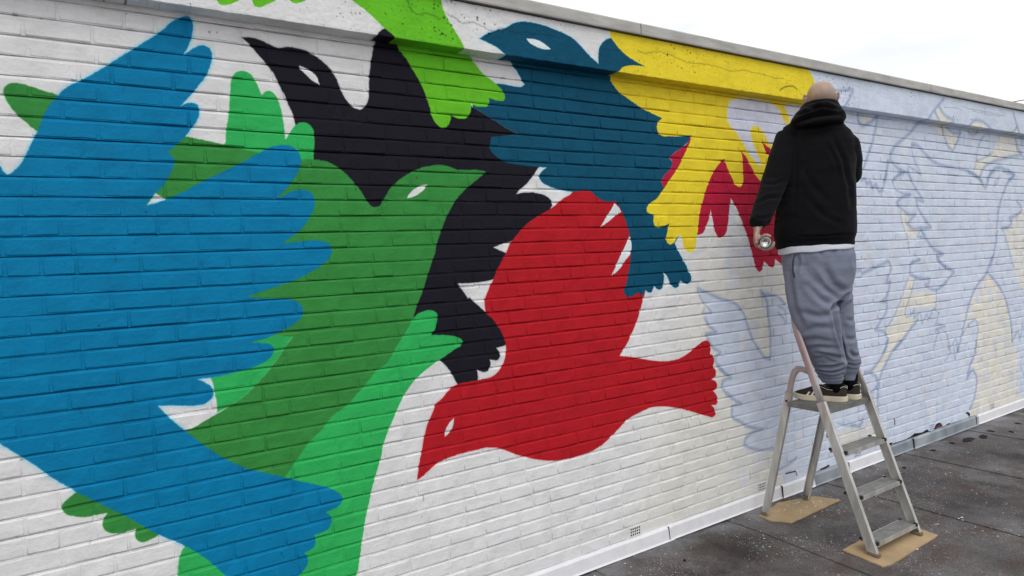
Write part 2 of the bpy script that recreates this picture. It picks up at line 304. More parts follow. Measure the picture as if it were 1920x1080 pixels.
 ('F','bgreen',0.0,'hgrn',[1204,1444,1235,1463,1268,1472,1302,1471,1322,1458,1327,1436,1318,1400,1303,1374,1289,1359,1322,1355,1363,1351,1405,1342,1436,1329,1453,1312,1441,1294,1408,1279,1372,1261,1326,1238,1274,1214,1232,1188,1191,1157,1156,1120,1121,1071,1093,1021,1072,983,1033,904,1020,855,998,795,970,724,947,641,932,597,920,541,907,486,895,419,840,248,177,463,197,559,202,599,211,637,221,658,426,704,542,956,631,1049,1143,1440]),
 ('F','green',0.0,None,[265,2202,323,2203,382,2194,447,2182,519,2169,573,2158,669,2134,798,2138,848,2133,892,2115,936,2080,975,2036,1002,1996,1024,1962,1038,1945,1066,1945,1075,1948,1088,1966,1126,2022,1172,2064,1219,2092,1273,2118,1327,2132,1374,2138,1416,2135,1457,2123,1521,2122,1608,2119,1626,2115,1599,2095,1538,2052,1486,2010,1448,1972,1418,1928,1395,1891,1371,1842,1347,1787,1331,1732,1307,1678,1284,1624,1260,1564,1238,1523,1223,1488,1204,1444,1165,1384,1117,1323,1069,1257,1018,1228,972,1182,916,1132,878,1097,813,1062,771,1018,718,977,660,911,603,848,491,795,169,1050,256,1099,289,1109,317,1122,356,1139,420,1170,476,1203,539,1258,594,1316,640,1376,671,1413,590,1424,501,1449,136,1916,131,2108]),
 ('F','bgreen',0.0,None,[498,1404,549,1415,590,1424,671,1414,640,1376,594,1316,539,1258,476,1203,420,1170,370,1149,369,1199,364,1236,361,1267,355,1287,396,1330,447,1376]),
 ('F','white',0.0,None,[1312,2048,1301,2034,1273,2009,1239,1991,1206,1982,1217,2000,1248,2027,1281,2042]),
 ('F','green',0.0,'hgr2',[-95,948,-117,934,-136,917,-141,899,-128,877,-101,861,-65,853,-33,852,-9,853,-24,826,-25,804,-13,784,16,770,49,769,75,773,70,749,78,729,91,718,114,721,144,731,180,753,103,906,-5,962]),
 ('F','green',0.0,'hgr2',[-129,2191,-157,2220,-184,2248,-205,2287,-213,2315,-207,2335,-190,2347,-168,2349,-140,2343,-106,2332,-62,2318,-30,2260,-85,2183]),
 ('F','white',0.0,None,[211,1990,244,1968,204,1916,161,1916]),
 ('F','blue',0.0,'hblu',[-546,2464,-411,2285,-313,2175,-237,2071,-229,2054,-220,2043,-210,2049,-195,2064,-163,2119,-141,2168,-127,2196,-109,2248,-89,2285,-62,2321,-35,2351,19,2387,86,2438,143,2486,202,2532,262,2582,324,2640,343,2650,358,2654,370,2644,374,2618,369,2585,354,2543,334,2506,353,2523,379,2543,410,2552,428,2543,435,2520,428,2486,403,2429,376,2393,349,2357,312,2314,329,2325,354,2331,372,2324,377,2306,370,2272,346,2237,323,2203,290,2169,261,2141,270,2131,280,2117,274,2084,256,2049,232,2009,211,1990,176,1945,198,1950,244,1968,297,1993,373,2038,450,2078,521,2117,583,2154,636,2183,683,2192,720,2185,740,2164,746,2140,739,2101,718,2063,683,2019,633,1970,671,1989,709,2006,752,2012,779,2001,794,1971,789,1938,761,1889,726,1845,687,1818,654,1795,702,1799,756,1803,811,1800,841,1787,853,1759,841,1729,805,1699,765,1676,693,1644,602,1617,504,1589,559,1578,620,1573,672,1566,703,1550,718,1522,713,1494,682,1467,633,1442,590,1424,508,1406,548,1400,583,1390,595,1372,586,1349,553,1323,502,1306,432,1294,355,1287,309,1287,331,1274,353,1255,362,1236,356,1211,336,1194,298,1189,249,1196,172,1209,186,1187,202,1164,256,1100,286,1066,339,1010,402,955,468,910,542,875,603,847,670,814,740,782,795,753,827,724,837,699,819,678,790,668,761,662,780,644,784,617,771,592,739,581,709,581,713,556,706,533,691,523,664,517,676,499,678,476,636,426,589,352,540,235,410,443,304,590,375,505,292,603,223,671,144,733,42,829,-95,948,-158,1009,-204,1062,-250,1111,-294,1155,-396,1273,-647,1597]),
 ('F','lime',0.0,'hgrn',[1003,2825,1072,2784,1142,2730,1190,2694,1200,2655,1242,2601,1278,2546,1308,2496,1331,2438,1345,2391,1353,2355,1372,2326,1398,2311,1426,2318,1443,2344,1451,2374,1474,2361,1506,2359,1538,2369,1554,2396,1560,2437,1581,2426,1618,2425,1652,2432,1663,2449,1662,2472,1718,2462,1745,2466,1754,2490,1736,2521,1700,2546,1620,2598,1565,2654,1642,2587,1593,2632,1552,2677,1526,2723,1487,2779,1452,2829,1417,2993,873,2934]),
 ('F','lime',0.0,None,[463,2753,465,2733,473,2720,495,2718,522,2731,549,2751,551,2789,486,2777]),
 ('F','lime',0.0,None,[593,2776,595,2755,601,2736,621,2731,649,2747,688,2775,694,2815,605,2798]),
 ('F','lime',0.0,None,[735,2801,741,2780,754,2772,783,2777,810,2796,812,2836,743,2823]),
 ('F','dark',0.0,None,[5096,128,5226,114,5198,95,5102,110]),
 ('F','dark',0.0,None,[5225,107,5359,100,5455,104,5554,122,5682,110,5784,110,5798,89,5666,90,5510,97,5386,95,5238,94]),
 ('F','dark',0.0,None,[5638,106,5725,105,5873,94,5889,121,6011,123,6025,101,5964,100,5813,97]),
 ('F','dark',0.0,None,[6080,103,6151,106,6198,82,6119,89]),
 ('F','dark',0.0,None,[6438,148,6496,146,6529,121,6511,96,6487,124]),
 ('F','dark',0.0,None,[5254,301,5267,295,5265,242,5252,248]),
 ('F','dark',0.0,None,[4250,109,4370,114,4375,101,4259,94]),
 ('F','dark',0.0,None,[3863,160,3977,154,3993,115,3984,114,3972,147,3863,152]),
 ('F','rust',0.0,None,[5896,117,5950,124,6003,126,6026,111,6010,103,5949,106,5911,105]),
]
BAND_SHAPES = [
 ('F','peri',8.9,None,[4167,3126,4172,2864,4216,2776,4253,2273,4343,1537,3951,1054,3790,150,3887,-234,5267,-176,14972,-615,15085,5698,4075,3532]),
 ('F','cream2',4.4,None,[5914,2782,5964,2739,6053,2702,6144,2691,6119,2649,5930,2642,5846,2729]),
 ('F','cream2',4.4,None,[5819,2613,6034,2613,6124,2575,6248,2568,6110,2430,5955,2521]),
 ('F','cream2',9.3,None,[6496,2691,6631,2709,6819,2659,6594,2644,6461,2650]),
 ('F','cream2',5.0,None,[7394,2707,7469,2637,7295,2642]),
 ('F','cream2',11.7,None,[4740,2620,4904,2620,4854,2571,4760,2557]),
 ('F','cream2',4.8,None,[7031,2593,7351,2605,7386,2524,7482,2470,7116,2412,6859,2361,6682,2307,6611,2227,6494,2254,6532,2363,6721,2402,6863,2449]),
 ('S','line',21.0,0.68,[4717,2631,4714,2573,4759,2545,4842,2563,4927,2602,4989,2640]),
 ('S','line',21.2,0.68,[4976,2612,4949,2545,4908,2458,4856,2370,4793,2277,4731,2191]),
 ('S','line',22.5,0.68,[5999,2851,5892,2784,5787,2710,5713,2648,5558,2615,5445,2538,5310,2468,5190,2407,5137,2344,5102,2269,5074,2202,5053,2151]),
 ('S','line',24.0,0.68,[5846,2729,5930,2642,6013,2488,6117,2427,6215,2521,6266,2599]),
 ('S','line',23.9,0.68,[5914,2778,5964,2739,6053,2702,6160,2692,6143,2658]),
 ('S','line',24.1,0.68,[6034,2613,6124,2583,6265,2584]),
 ('S','line',25.3,0.68,[6429,2648,6497,2699,6648,2718,6768,2695,6889,2648]),
 ('S','line',25.0,0.68,[6410,2601,6492,2591,6593,2613]),
 ('S','line',27.0,0.68,[7322,2842,7376,2755,7469,2637]),
 ('S','line',26.9,0.68,[7394,2715,7275,2641]),
 ('S','line',20.4,0.68,[4446,2763,4668,2791,4596,2702,4550,2661]),
 ('F','black',0.0,'hblk',[529,2575,568,2579,602,2573,631,2562,655,2554,701,2561,743,2562,784,2551,825,2527,857,2502,882,2470,899,2428,914,2392,932,2366,954,2349,985,2341,1003,2356,1016,2379,1024,2413,1027,2458,1032,2503,1045,2566,1059,2618,1070,2652,1087,2677,1109,2694,1121,2698,1280,2659,1525,2396,1581,2372,1657,2337,1735,2300,1775,2293,1880,2292,1986,2264,1982,2175,1882,2136,1847,2096,1803,2051,1749,2011,1741,2002,1795,2010,1858,2008,1914,1994,1945,1972,1953,1952,1939,1932,1915,1869,1768,1792,1701,1776,1652,1764,1595,1747,1620,1738,1664,1719,1653,1648,1583,1598,1517,1589,1453,1588,1397,1590,1414,1568,1449,1516,1457,1522,1497,1482,1538,1446,1580,1412,1650,1342,1662,1283,1632,1278,1587,1272,1600,1254,1607,1235,1595,1217,1572,1215,1547,1223,1551,1200,1541,1176,1518,1166,1497,1172,1478,1183,1480,1159,1477,1115,1432,1097,1370,1129,1353,1163,1335,1196,1303,1237,1287,1254,1179,1347,1002,1683,798,2060,712,2257,706,2293,693,2329,677,2369,661,2404,643,2443,625,2472,602,2500,579,2525,556,2552]),
 ('F','navy',0.0,'hnav',[1578,2718,1619,2746,1671,2769,1725,2789,1772,2818,1826,2835,1889,2839,1953,2836,2026,2824,2084,2813,2134,2796,2184,2763,2235,2725,2295,2688,2296,2730,2305,2772,2329,2803,2367,2829,2391,2836,2567,2821,2917,2611,3016,2390,2970,2356,2946,2324,2923,2307,2889,2283,2822,2249,2789,2221,2809,2196,2797,2165,2747,2126,2721,2095,2723,2065,2743,2043,2852,1786,2801,1738,2835,1683,2876,1624,2912,1569,2927,1537,2926,1517,2902,1502,2870,1509,2836,1522,2820,1489,2792,1483,2761,1504,2732,1555,2710,1578,2705,1526,2692,1489,2676,1481,2651,1488,2631,1504,2625,1493,2604,1472,2583,1470,2559,1486,2538,1462,2523,1463,2499,1475,2463,1459,2434,1458,2411,1470,2405,1492,2418,1520,2430,1556,2453,1627,2461,1677,2473,1735,2462,1789,2454,1822,2429,1887,2402,1930,2367,1971,2329,1971,2284,1975,2239,1995,2214,2018,2091,2019,2057,2020,1990,2030,1933,2044,1890,2066,1881,2089,1897,2116,1930,2135,1882,2136,1829,2138,1746,2144,1686,2154,1638,2177,1606,2209,1607,2242,1614,2267,1673,2275,1775,2293,1735,2300,1657,2337,1581,2372,1525,2396,1524,2449,1620,2508,1672,2521,1755,2517,1801,2519,1817,2531,1803,2552,1774,2594,1746,2628,1721,2660,1696,2679,1617,2708]),
 ('F','icewhite',0.0,None,[1844,2756,1901,2760,1948,2747,1989,2724,1946,2718,1891,2727,1860,2739]),
 ('F','yel',0.0,None,[2381,2874,2387,2846,2422,2805,2476,2767,2543,2739,2630,2715,2512,2706,2458,2688,2438,2669,2367,2651,2374,2607,2404,2571,2464,2538,2539,2502,2627,2472,2743,2440,2711,2418,2696,2391,2703,2362,2733,2343,2796,2343,2882,2349,2976,2360,2957,2317,2909,2245,2850,2167,2782,2097,2716,2028,2672,1990,2620,1960,2596,1938,2597,1916,2622,1906,2652,1899,2643,1871,2649,1842,2684,1830,2726,1837,2764,1852,2751,1810,2736,1766,2747,1739,2774,1733,2795,1742,2829,1771,2857,1786,2866,1755,2880,1709,2907,1687,2946,1685,2971,1706,2983,1753,2993,1784,3012,1877,3052,1987,3103,2082,3166,2171,3247,2237,3275,2190,3320,2119,3355,2075,3392,2070,3418,2093,3422,2171,3417,2270,3410,2290,3452,2263,3488,2215,3537,2150,3524,2167,3587,2114,3627,2119,3671,2197,3757,2286,3662,2285,3616,2361,3691,2325,3842,2307,3994,2490,4148,2626,4215,2740,4205,2788,4188,2822,4145,2864,4074,2937,2683,2939,2399,2911]),
 ('F','lav',7.4,None,[3313,2578,3382,2606,3496,2619,3653,2617,3760,2601,3813,2563,3838,2514,3907,2484,3847,2402,3760,2346,3693,2350,3629,2422,3578,2452,3533,2453,3505,2423,3510,2382,3545,2309,3587,2244,3602,2199,3553,2226,3467,2305,3407,2367,3360,2413,3307,2449,3297,2505,3303,2546]),
 ('F','lav',7.8,None,[3843,2609,3971,2624,4088,2621,4085,2550,3922,2503,3890,2561]),
 ('F','blue',0.0,'hblu',[-530,2441,-399,2267,-304,2160,-230,2059,-222,2043,-214,2032,-204,2038,-190,2053,-158,2106,-137,2153,-123,2180,-106,2231,-87,2268,-60,2302,-34,2331,19,2367,83,2416,139,2462,196,2507,254,2556,315,2612,333,2621,348,2626,359,2616,363,2591,358,2558,344,2518,324,2482,343,2498,368,2518,398,2526,416,2517,422,2495,415,2462,391,2407,365,2372,339,2337,303,2295,320,2306,343,2312,361,2305,366,2288,359,2255,336,2221,314,2188,281,2155,254,2127,262,2118,272,2104,266,2072,248,2038,225,2000,205,1981,171,1937,192,1942,237,1959,288,1984,362,2027,437,2066,506,2104,566,2140,617,2168,663,2177,699,2170,718,2150,725,2126,717,2089,697,2051,663,2009,615,1961,651,1980,688,1996,730,2002,756,1992,771,1963,766,1930,739,1882,705,1840,667,1814,635,1791,681,1795,734,1800,788,1797,817,1784,828,1757,816,1727,782,1698,743,1676,673,1645,584,1618,489,1591,542,1581,602,1576,652,1569,683,1554,697,1526,693,1500,662,1473,615,1448,573,1431,493,1414,532,1408,566,1398,578,1381,569,1359,537,1334,487,1317,420,1305,345,1298,300,1298,322,1286,343,1268,351,1249,345,1225,326,1208,290,1203,241,1210,167,1223,181,1201,196,1179,249,1116,278,1084,329,1029,390,976,455,932,526,898,585,871,651,839,718,808,771,780,803,752,813,728,795,707,766,697,739,692,757,674,761,648,748,624,718,612,688,613,692,589,685,566,671,556,644,550,656,533,658,511,618,463,572,390,524,277,399,479,295,621,364,540,284,635,216,700,140,760,41,853,-93,969,-153,1028,-198,1080,-242,1127,-286,1170,-384,1285,-629,1600]),
 ('F','lime',0.0,'hgrn',[974,2792,1041,2752,1109,2699,1155,2665,1165,2626,1206,2574,1241,2521,1270,2472,1292,2416,1306,2370,1314,2335,1332,2307,1357,2292,1384,2299,1401,2324,1409,2353,1431,2341,1462,2339,1493,2349,1509,2375,1515,2415,1535,2404,1571,2403,1604,2410,1614,2427,1613,2448,1668,2439,1694,2443,1703,2466,1686,2496,1650,2520,1573,2571,1520,2625,1594,2561,1547,2604,1507,2648,1482,2693,1444,2747,1410,2795,1376,2954,847,2897]),
 ('F','lime',0.0,None,[449,2721,451,2702,459,2689,481,2688,507,2700,533,2719,535,2756,472,2745]),
 ('F','lime',0.0,None,[576,2744,578,2724,583,2705,603,2700,630,2716,668,2743,674,2781,587,2766]),
 ('F','lime',0.0,None,[714,2768,719,2748,732,2740,760,2745,786,2763,788,2802,722,2790]),
]
CRACKS = [
 [1420,2801,1456,2795,1491,2776,1529,2786,1585,2782,1632,2765,1662,2765,1702,2784,1782,2774,1844,2788,1886,2785,1961,2792,2016,2791],
 [2575,2797,2634,2787,2696,2802,2778,2809,2862,2798,2937,2781,3015,2779,3105,2786,3198,2785,3281,2779,3341,2770,3416,2783,3467,2792,3530,2787],
 [3530,2787,3661,2786,3769,2776,3866,2783],
 [3820,2705,3863,2726,3934,2742,3977,2738,4005,2726],
 [1223,2834,1238,2799,1270,2781,1314,2792,1366,2784],
 [2327,2772,2401,2771,2449,2781],
 [5996,2778,6164,2792,6274,2793],
 [6291,2818,6485,2804,6686,2806,6949,2804,7131,2798],
 [6500,2791,6772,2789,7039,2787],
]
# ------------------------------------------------------------------ the mural, rasterised from traced outlines (millimetres on the wall)
GAIN = 0.80
def paint(*rgb):
    l = np.array(lin(rgb))/GAIN
    return np.clip(l, 0, 0.86).astype('f')
PAL = dict(white=paint(207,207,209), cream=paint(206,205,200), cream2=paint(208,206,198), peri=paint(192,201,218), lav=paint(196,198,216),
    line=paint(112,132,168), black=paint(27,26,36)*0.8, red=paint(166,24,34), navy=paint(8,72,98), icewhite=paint(205,214,222), crim=paint(168,28,56),
    yel=paint(226,196,48), bgreen=paint(44,164,84), green=paint(50,126,58), lime=paint(96,178,38), blue=paint(2,112,156), dark=paint(30,28,32), rust=paint(96,60,58),
    hblk=paint(150,150,156), hred=paint(226,140,140), hnav=paint(140,200,222), hcri=paint(232,160,170), hgrn=paint(190,228,180), hgr2=paint(185,215,175), hblu=paint(130,200,230))
class Canvas:
    def __init__(s, x0, x1, z0, z1, ppm):
        s.x0, s.z0, s.k = x0, z0, ppm
        s.W = int((x1-x0)*ppm); s.H = int((z1-z0)*ppm)
        s.x1 = x0+s.W/ppm; s.z1 = z0+s.H/ppm
        s.a = np.empty((s.H, s.W, 3), 'f'); s.a[:] = PAL['white']
    def px(s, fl):
        p = np.array(fl, 'f').reshape(-1, 2)/1000
        return np.stack([(p[:, 0]-s.x0)*s.k, (p[:, 1]-s.z0)*s.k], 1)
def curve(P, closed=True, sub=6):
    n = len(P); tan = []; cor = []
    for i in range(n):
        if not closed and i in (0, n-1):
            tan.append(None); cor.append(True); continue
        a = P[i]-P[i-1]; b = P[(i+1) % n]-P[i]
        la, lb = np.hypot(*a)+1e-6, np.hypot(*b)+1e-6
        c = float(a@b/(la*lb)); cor.append(c < 0.45)
        t = (a/la*lb+b/lb*la)/(la+lb); tan.append(t)
    out = []
    for i in range(n if closed else n-1):
        p0, p1 = P[i], P[(i+1) % n]; d = p1-p0; L = np.hypot(*d)
        t0 = d if cor[i] else tan[i]*L
        t1 = d if cor[(i+1) % n] else tan[(i+1) % n]*L
        for q in range(sub):
            u = q/sub; u2, u3 = u*u, u*u*u
            out.append(p0*(2*u3-3*u2+1)+t0*(u3-2*u2+u)+p1*(3*u2-2*u3)+t1*(u3-u2))
    if not closed: out.append(P[-1])
    return np.array(out)
def blur(m, r):
    r = max(1, int(r))
    for ax in (0, 1):
        for _ in range(2):
            c = np.cumsum(np.pad(m, [(r+1, r) if a == ax else (0, 0) for a in (0, 1)], mode='edge'), axis=ax)
            m = (np.take(c, range(2*r+1, c.shape[ax]), ax)-np.take(c, range(0, c.shape[ax]-2*r-1), ax))/(2*r+1)
    return m
def fill(cv, C, col, soft=0):
    pad = int(soft*3)+2
    x0 = max(0, int(C[:, 0].min())-pad); x1 = min(cv.W, int(C[:, 0].max())+pad)
    y0 = max(0, int(C[:, 1].min())-pad); y1 = min(cv.H, int(C[:, 1].max())+pad)
    if x1 <= x0 or y1 <= y0: return
    w, h = x1-x0, y1-y0
    m = np.zeros((h*2, w*2), bool)
    A = C; B = np.roll(C, -1, 0)
    for i in range(h*2):
        y = y0+(i+0.5)/2
        k = (A[:, 1] <= y) != (B[:, 1] <= y)
        if not k.any(): continue
        a, b = A[k], B[k]
        xs = np.sort(a[:, 0]+(y-a[:, 1])*(b[:, 0]-a[:, 0])/(b[:, 1]-a[:, 1]))
        xi = np.clip(np.round((xs-x0)*2), 0, w*2).astype(int)
        for j in range(0, len(xi)-1, 2): m[i, xi[j]:xi[j+1]] = True
    M = m.reshape(h, 2, w, 2).mean((1, 3)).astype('f')
    if soft > 0.6: M = blur(M, soft)
    M = M[..., None]
    cv.a[y0:y1, x0:x1] = cv.a[y0:y1, x0:x1]*(1-M)+col*M
def stroke(cv, C, width, col, alpha, soft=1.6, closed=False, on_white=False):
    pad = width+soft*2+2
    x0 = max(0, int(C[:, 0].min()-pad)); x1 = min(cv.W, int(C[:, 0].max()+pad))
    y0 = max(0, int(C[:, 1].min()-pad)); y1 = min(cv.H, int(C[:, 1].max()+pad))
    if x1 <= x0 or y1 <= y0: return
    D = np.full((y1-y0, x1-x0), 1e3, 'f')
    n = len(C)
    for i in range(n if closed else n-1):
        a, b = C[i], C[(i+1) % n]
        sx0 = max(x0, int(min(a[0], b[0])-pad)); sx1 = min(x1, int(max(a[0], b[0])+pad)+1)
        sy0 = max(y0, int(min(a[1], b[1])-pad)); sy1 = min(y1, int(max(a[1], b[1])+pad)+1)
        if sx1 <= sx0 or sy1 <= sy0: continue
        X, Y = np.meshgrid(np.arange(sx0, sx1)+0.5, np.arange(sy0, sy1)+0.5)
        d = b-a; L = float(d@d)+1e-6
        t = np.clip(((X-a[0])*d[0]+(Y-a[1])*d[1])/L, 0, 1)
        q = np.hypot(X-a[0]-t*d[0], Y-a[1]-t*d[1])
        v = D[sy0-y0:sy1-y0, sx0-x0:sx1-x0]; np.minimum(v, q, out=v)
    M = np.clip((width/2+soft-D)/(2*soft), 0, 1)*alpha
    if on_white: M = M*(cv.a[y0:y1, x0:x1].min(-1) > 0.5)
    M = M[..., None]
    cv.a[y0:y1, x0:x1] = cv.a[y0:y1, x0:x1]*(1-M)+col*M
def paint_shapes(cv, shapes):
    ppmm = cv.k/1000
    for t in shapes:
        if t[0] == 'F':
            C = curve(cv.px(t[4]))
            if t[3]: stroke(cv, C, (15 if t[3] in ('hblu', 'hnav') else 9)*ppmm, PAL[t[3]], 0.6 if t[3] in ('hblu', 'hnav') else 0.42, 5*ppmm, True, True)
            fill(cv, C, PAL[t[1]], t[2]*ppmm)
        else:
            stroke(cv, curve(cv.px(t[4]), False), t[2]*ppmm, PAL[t[1]], t[3], max(1.6, t[2]*ppmm*0.55))
def specks(cv, n, rmin, rmax, dark, cx=None, seed=1):
    r_ = np.random.RandomState(seed)
    for _ in range(n):
        x = r_.rand()*cv.W; y = r_.rand()*cv.H
        if noise.noise(Vector((x/cv.k*1.3, y/cv.k*4, seed))) < cx: continue
        r = (rmin+(rmax-rmin)*r_.rand()**3)*cv.k/1000
        xi, yi = int(x), int(y); q = int(r)+2
        y0, y1, x0, x1 = max(0, yi-q), min(cv.H, yi+q+1), max(0, xi-q), min(cv.W, xi+q+1)
        Y, X = np.mgrid[y0:y1, x0:x1]
        M = np.clip(r+0.5-np.hypot((X-x)*(0.7+0.6*r_.rand()), Y-y), 0, 1)[..., None]*(0.5+0.5*r_.rand())
        cv.a[y0:y1, x0:x1] = cv.a[y0:y1, x0:x1]*(1-M*dark)
def patches(cv, x0, seed):
    r_ = np.random.RandomState(seed)
    for _ in range(2000):
        x = x0+r_.rand()*(8.4-x0); z = 0.09+r_.rand()*2.8; w = 0.03+0.10*r_.rand(); h = CH_*(1+int(2*r_.rand()))*0.9
        z = round((z-0.0297)/CH_)*CH_+0.0297
        a = int((x-cv.x0)*cv.k); b = int((x+w-cv.x0)*cv.k); c = int((z-cv.z0)*cv.k); d = int((z+h-cv.z0)*cv.k)
        if c < 0 or d >= cv.H or b >= cv.W: continue
        q = cv.a[c:d, a:b]
        if not q.size: continue
        col = (PAL['lav'], PAL['white'], PAL['peri']*0.93, PAL['peri'], PAL['lav']*0.96)[r_.randint(5)]
        m = np.zeros((d-c+8, b-a+8), 'f'); m[4:-4, 4:-4] = 1; m = blur(m, 2)[4:-4, 4:-4, None]*(0.12+0.30*r_.rand())*(q.min(-1) > 0.34)[..., None]
        cv.a[c:d, a:b] = q*(1-m)+col*m
def to_image(cv, name):
    v = np.clip(cv.a, 0, 1); s = np.where(v <= 0.0031308, v*12.92, 1.055*np.power(v, 1/2.4)-0.055)
    im = bpy.data.images.new(name, cv.W, cv.H, alpha=False)
    px = np.ones((cv.H, cv.W, 4), 'f'); px[..., :3] = s
    im.pixels.foreach_set(px.ravel()); im.update(); im.pack()
    return im
wall_cv = Canvas(-1.2, 8.5, 0.0, 2.75, 420)
CH_ = 0.06705
first = [i for i, t in enumerate(WALL_SHAPES) if t[0] == 'S'][0]
paint_shapes(wall_cv, WALL_SHAPES[:first]); patches(wall_cv, 3.3, 4); paint_shapes(wall_cv, WALL_SHAPES[first:])
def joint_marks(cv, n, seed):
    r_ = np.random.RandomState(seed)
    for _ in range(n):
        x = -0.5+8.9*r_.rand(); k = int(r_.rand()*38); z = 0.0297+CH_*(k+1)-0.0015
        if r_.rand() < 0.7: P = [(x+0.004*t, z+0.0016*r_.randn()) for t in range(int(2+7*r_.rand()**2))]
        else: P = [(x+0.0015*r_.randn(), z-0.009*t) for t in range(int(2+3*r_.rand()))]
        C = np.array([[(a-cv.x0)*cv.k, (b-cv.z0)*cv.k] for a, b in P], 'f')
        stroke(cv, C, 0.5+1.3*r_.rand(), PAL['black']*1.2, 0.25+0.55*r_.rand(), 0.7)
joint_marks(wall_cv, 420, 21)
specks(wall_cv, 1300, 0.8, 4.5, 0.75, 0.12, 3)
band_cv = Canvas(-1.2, 8.5, 2.60, 2.95, 420)
paint_shapes(band_cv, BAND_SHAPES)
for fl in CRACKS:
    C = curve(band_cv.px(fl), False, 10)
    C = C + np.array([[noise.noise(Vector((i*0.9, 0, fl[0])))*2.2, noise.noise(Vector((i*0.9, 7, fl[0])))*2.6] for i in range(len(C))], 'f') + nrng.uniform(-1.1, 1.1, (len(C), 2)).astype('f')
    big = fl[0] < 4600 and fl[0] > 3000 and len(fl) == 10
    stroke(band_cv, C, 3.6 if big else 1.0, PAL['black']*0.8, 0.65, 1.0)
    if not big: stroke(band_cv, C+nrng.uniform(-3, 3, (len(C), 2)).astype('f'), 0.6, PAL['black'], 0.35, 1.2)
specks(band_cv, 4800, 0.5, 3.4, 0.9, -0.05, 5)
specks(band_cv, 3600, 0.8, 6.0, 0.95, 0.26, 9)
WALL_IMG = to_image(wall_cv, 'mural_wall'); BAND_IMG = to_image(band_cv, 'mural_band')
def wall_paint(name, img, cv, rough=0.72, coarse=0.35):
    m, n, l, b = new_mat(name)
    g = n.new('ShaderNodeNewGeometry'); sp = n.new('ShaderNodeSeparateXYZ'); l.new(g.outputs['Position'], sp.inputs[0])
    def mr(src, a, c):
        q = n.new('ShaderNodeMapRange'); q.clamp = False
        q.inputs[1].default_value = a; q.inputs[2].default_value = c; l.new(src, q.inputs[0]); return q.outputs[0]
    cb = n.new('ShaderNodeCombineXYZ')
    e_ = 0.00325
    l.new(mr(sp.outputs['X'], cv.x0+e_, cv.x1+e_), cb.inputs['X']); l.new(mr(sp.outputs['Z'], cv.z0+e_, cv.z1+e_), cb.inputs['Y'])
    wn_ = n.new('ShaderNodeTexNoise'); wn_.inputs['Scale'].default_value = 70; wn_.inputs['Detail'].default_value = 3; l.new(g.outputs['Position'], wn_.inputs['Vector'])
    ws = n.new('ShaderNodeVectorMath'); ws.operation = 'MULTIPLY_ADD'; l.new(wn_.outputs['Color'], ws.inputs[0]); ws.inputs[1].default_value = (0.0065/(cv.x1-cv.x0), 0.0065/(cv.z1-cv.z0), 0); l.new(cb.outputs[0], ws.inputs[2])
    cb = ws
    im = n.new('ShaderNodeTexImage'); im.image = img; im.extension = 'EXTEND'; im.interpolation = 'Cubic'
    l.new(cb.outputs[0], im.inputs['Vector'])
    def nz(scale, det, sc=None, rgh=0.5):
        q = n.new('ShaderNodeTexNoise'); q.inputs['Scale'].default_value = scale; q.inputs['Detail'].default_value = det
        q.inputs['Roughness'].default_value = rgh
        if sc:
            mp = n.new('ShaderNodeMapping'); mp.inputs['Scale'].default_value = sc
            l.new(g.outputs['Position'], mp.inputs[0]); l.new(mp.outputs[0], q.inputs['Vector'])
        else: l.new(g.outputs['Position'], q.inputs['Vector'])
        return q.outputs['Fac']
    def rng_(src, lo, hi, a=0.3, c=0.7):
        q = n.new('ShaderNodeMapRange'); q.inputs[1].default_value = a; q.inputs[2].default_value = c
        q.inputs[3].default_value = lo; q.inputs[4].default_value = hi; l.new(src, q.inputs[0]); return q.outputs[0]
    def mul(a, c):
        q = n.new('ShaderNodeMath'); q.operation = 'MULTIPLY'; l.new(a, q.inputs[0]); l.new(c, q.inputs[1]); return q.outputs[0]
    v = mul(mul(rng_(nz(1.3, 4), 0.95, 1.03), rng_(nz(14, 5, (1, 1, 0.5)), 0.955, 1.03)), rng_(nz(120, 4), 0.97, 1.02))
    # coats rolled on in patches
    v = mul(v, rng_(nz(5.5, 2, (1.0, 1, 2.4)), 0.955, 1.025, 0.42, 0.5))
    v = mul(v, rng_(nz(26, 3, (0.35, 1, 2.5)), 0.965, 1.03, 0.35, 0.65))
    sc = n.new('ShaderNodeVectorMath'); sc.operation = 'SCALE'; l.new(im.outputs['Color'], sc.inputs[0]); l.new(v, sc.inputs['Scale'])
    l.new(sc.outputs[0], b.inputs['Base Color'])
    b.inputs['Roughness'].default_value = rough; b.inputs['Specular IOR Level'].default_value = 0.13
    bp = n.new('ShaderNodeBump'); bp.inputs['Strength'].default_value = coarse; bp.inputs['Distance'].default_value = 0.004
    l.new(nz(55, 7, None, 0.6), bp.inputs['Height'])
    b2 = n.new('ShaderNodeBump'); b2.inputs['Strength'].default_value = 0.35; b2.inputs['Distance'].default_value = 0.0012
    l.new(nz(420, 3), b2.inputs['Height']); l.new(bp.outputs[0], b2.inputs['Normal'])
    l.new(b2.outputs[0], b.inputs['Normal'])
    return m
M_WALL = wall_paint('painted_brick', WALL_IMG, wall_cv, 0.72, 0.7)
M_BAND = wall_paint('painted_concrete', BAND_IMG, band_cv, 0.8, 1.0)

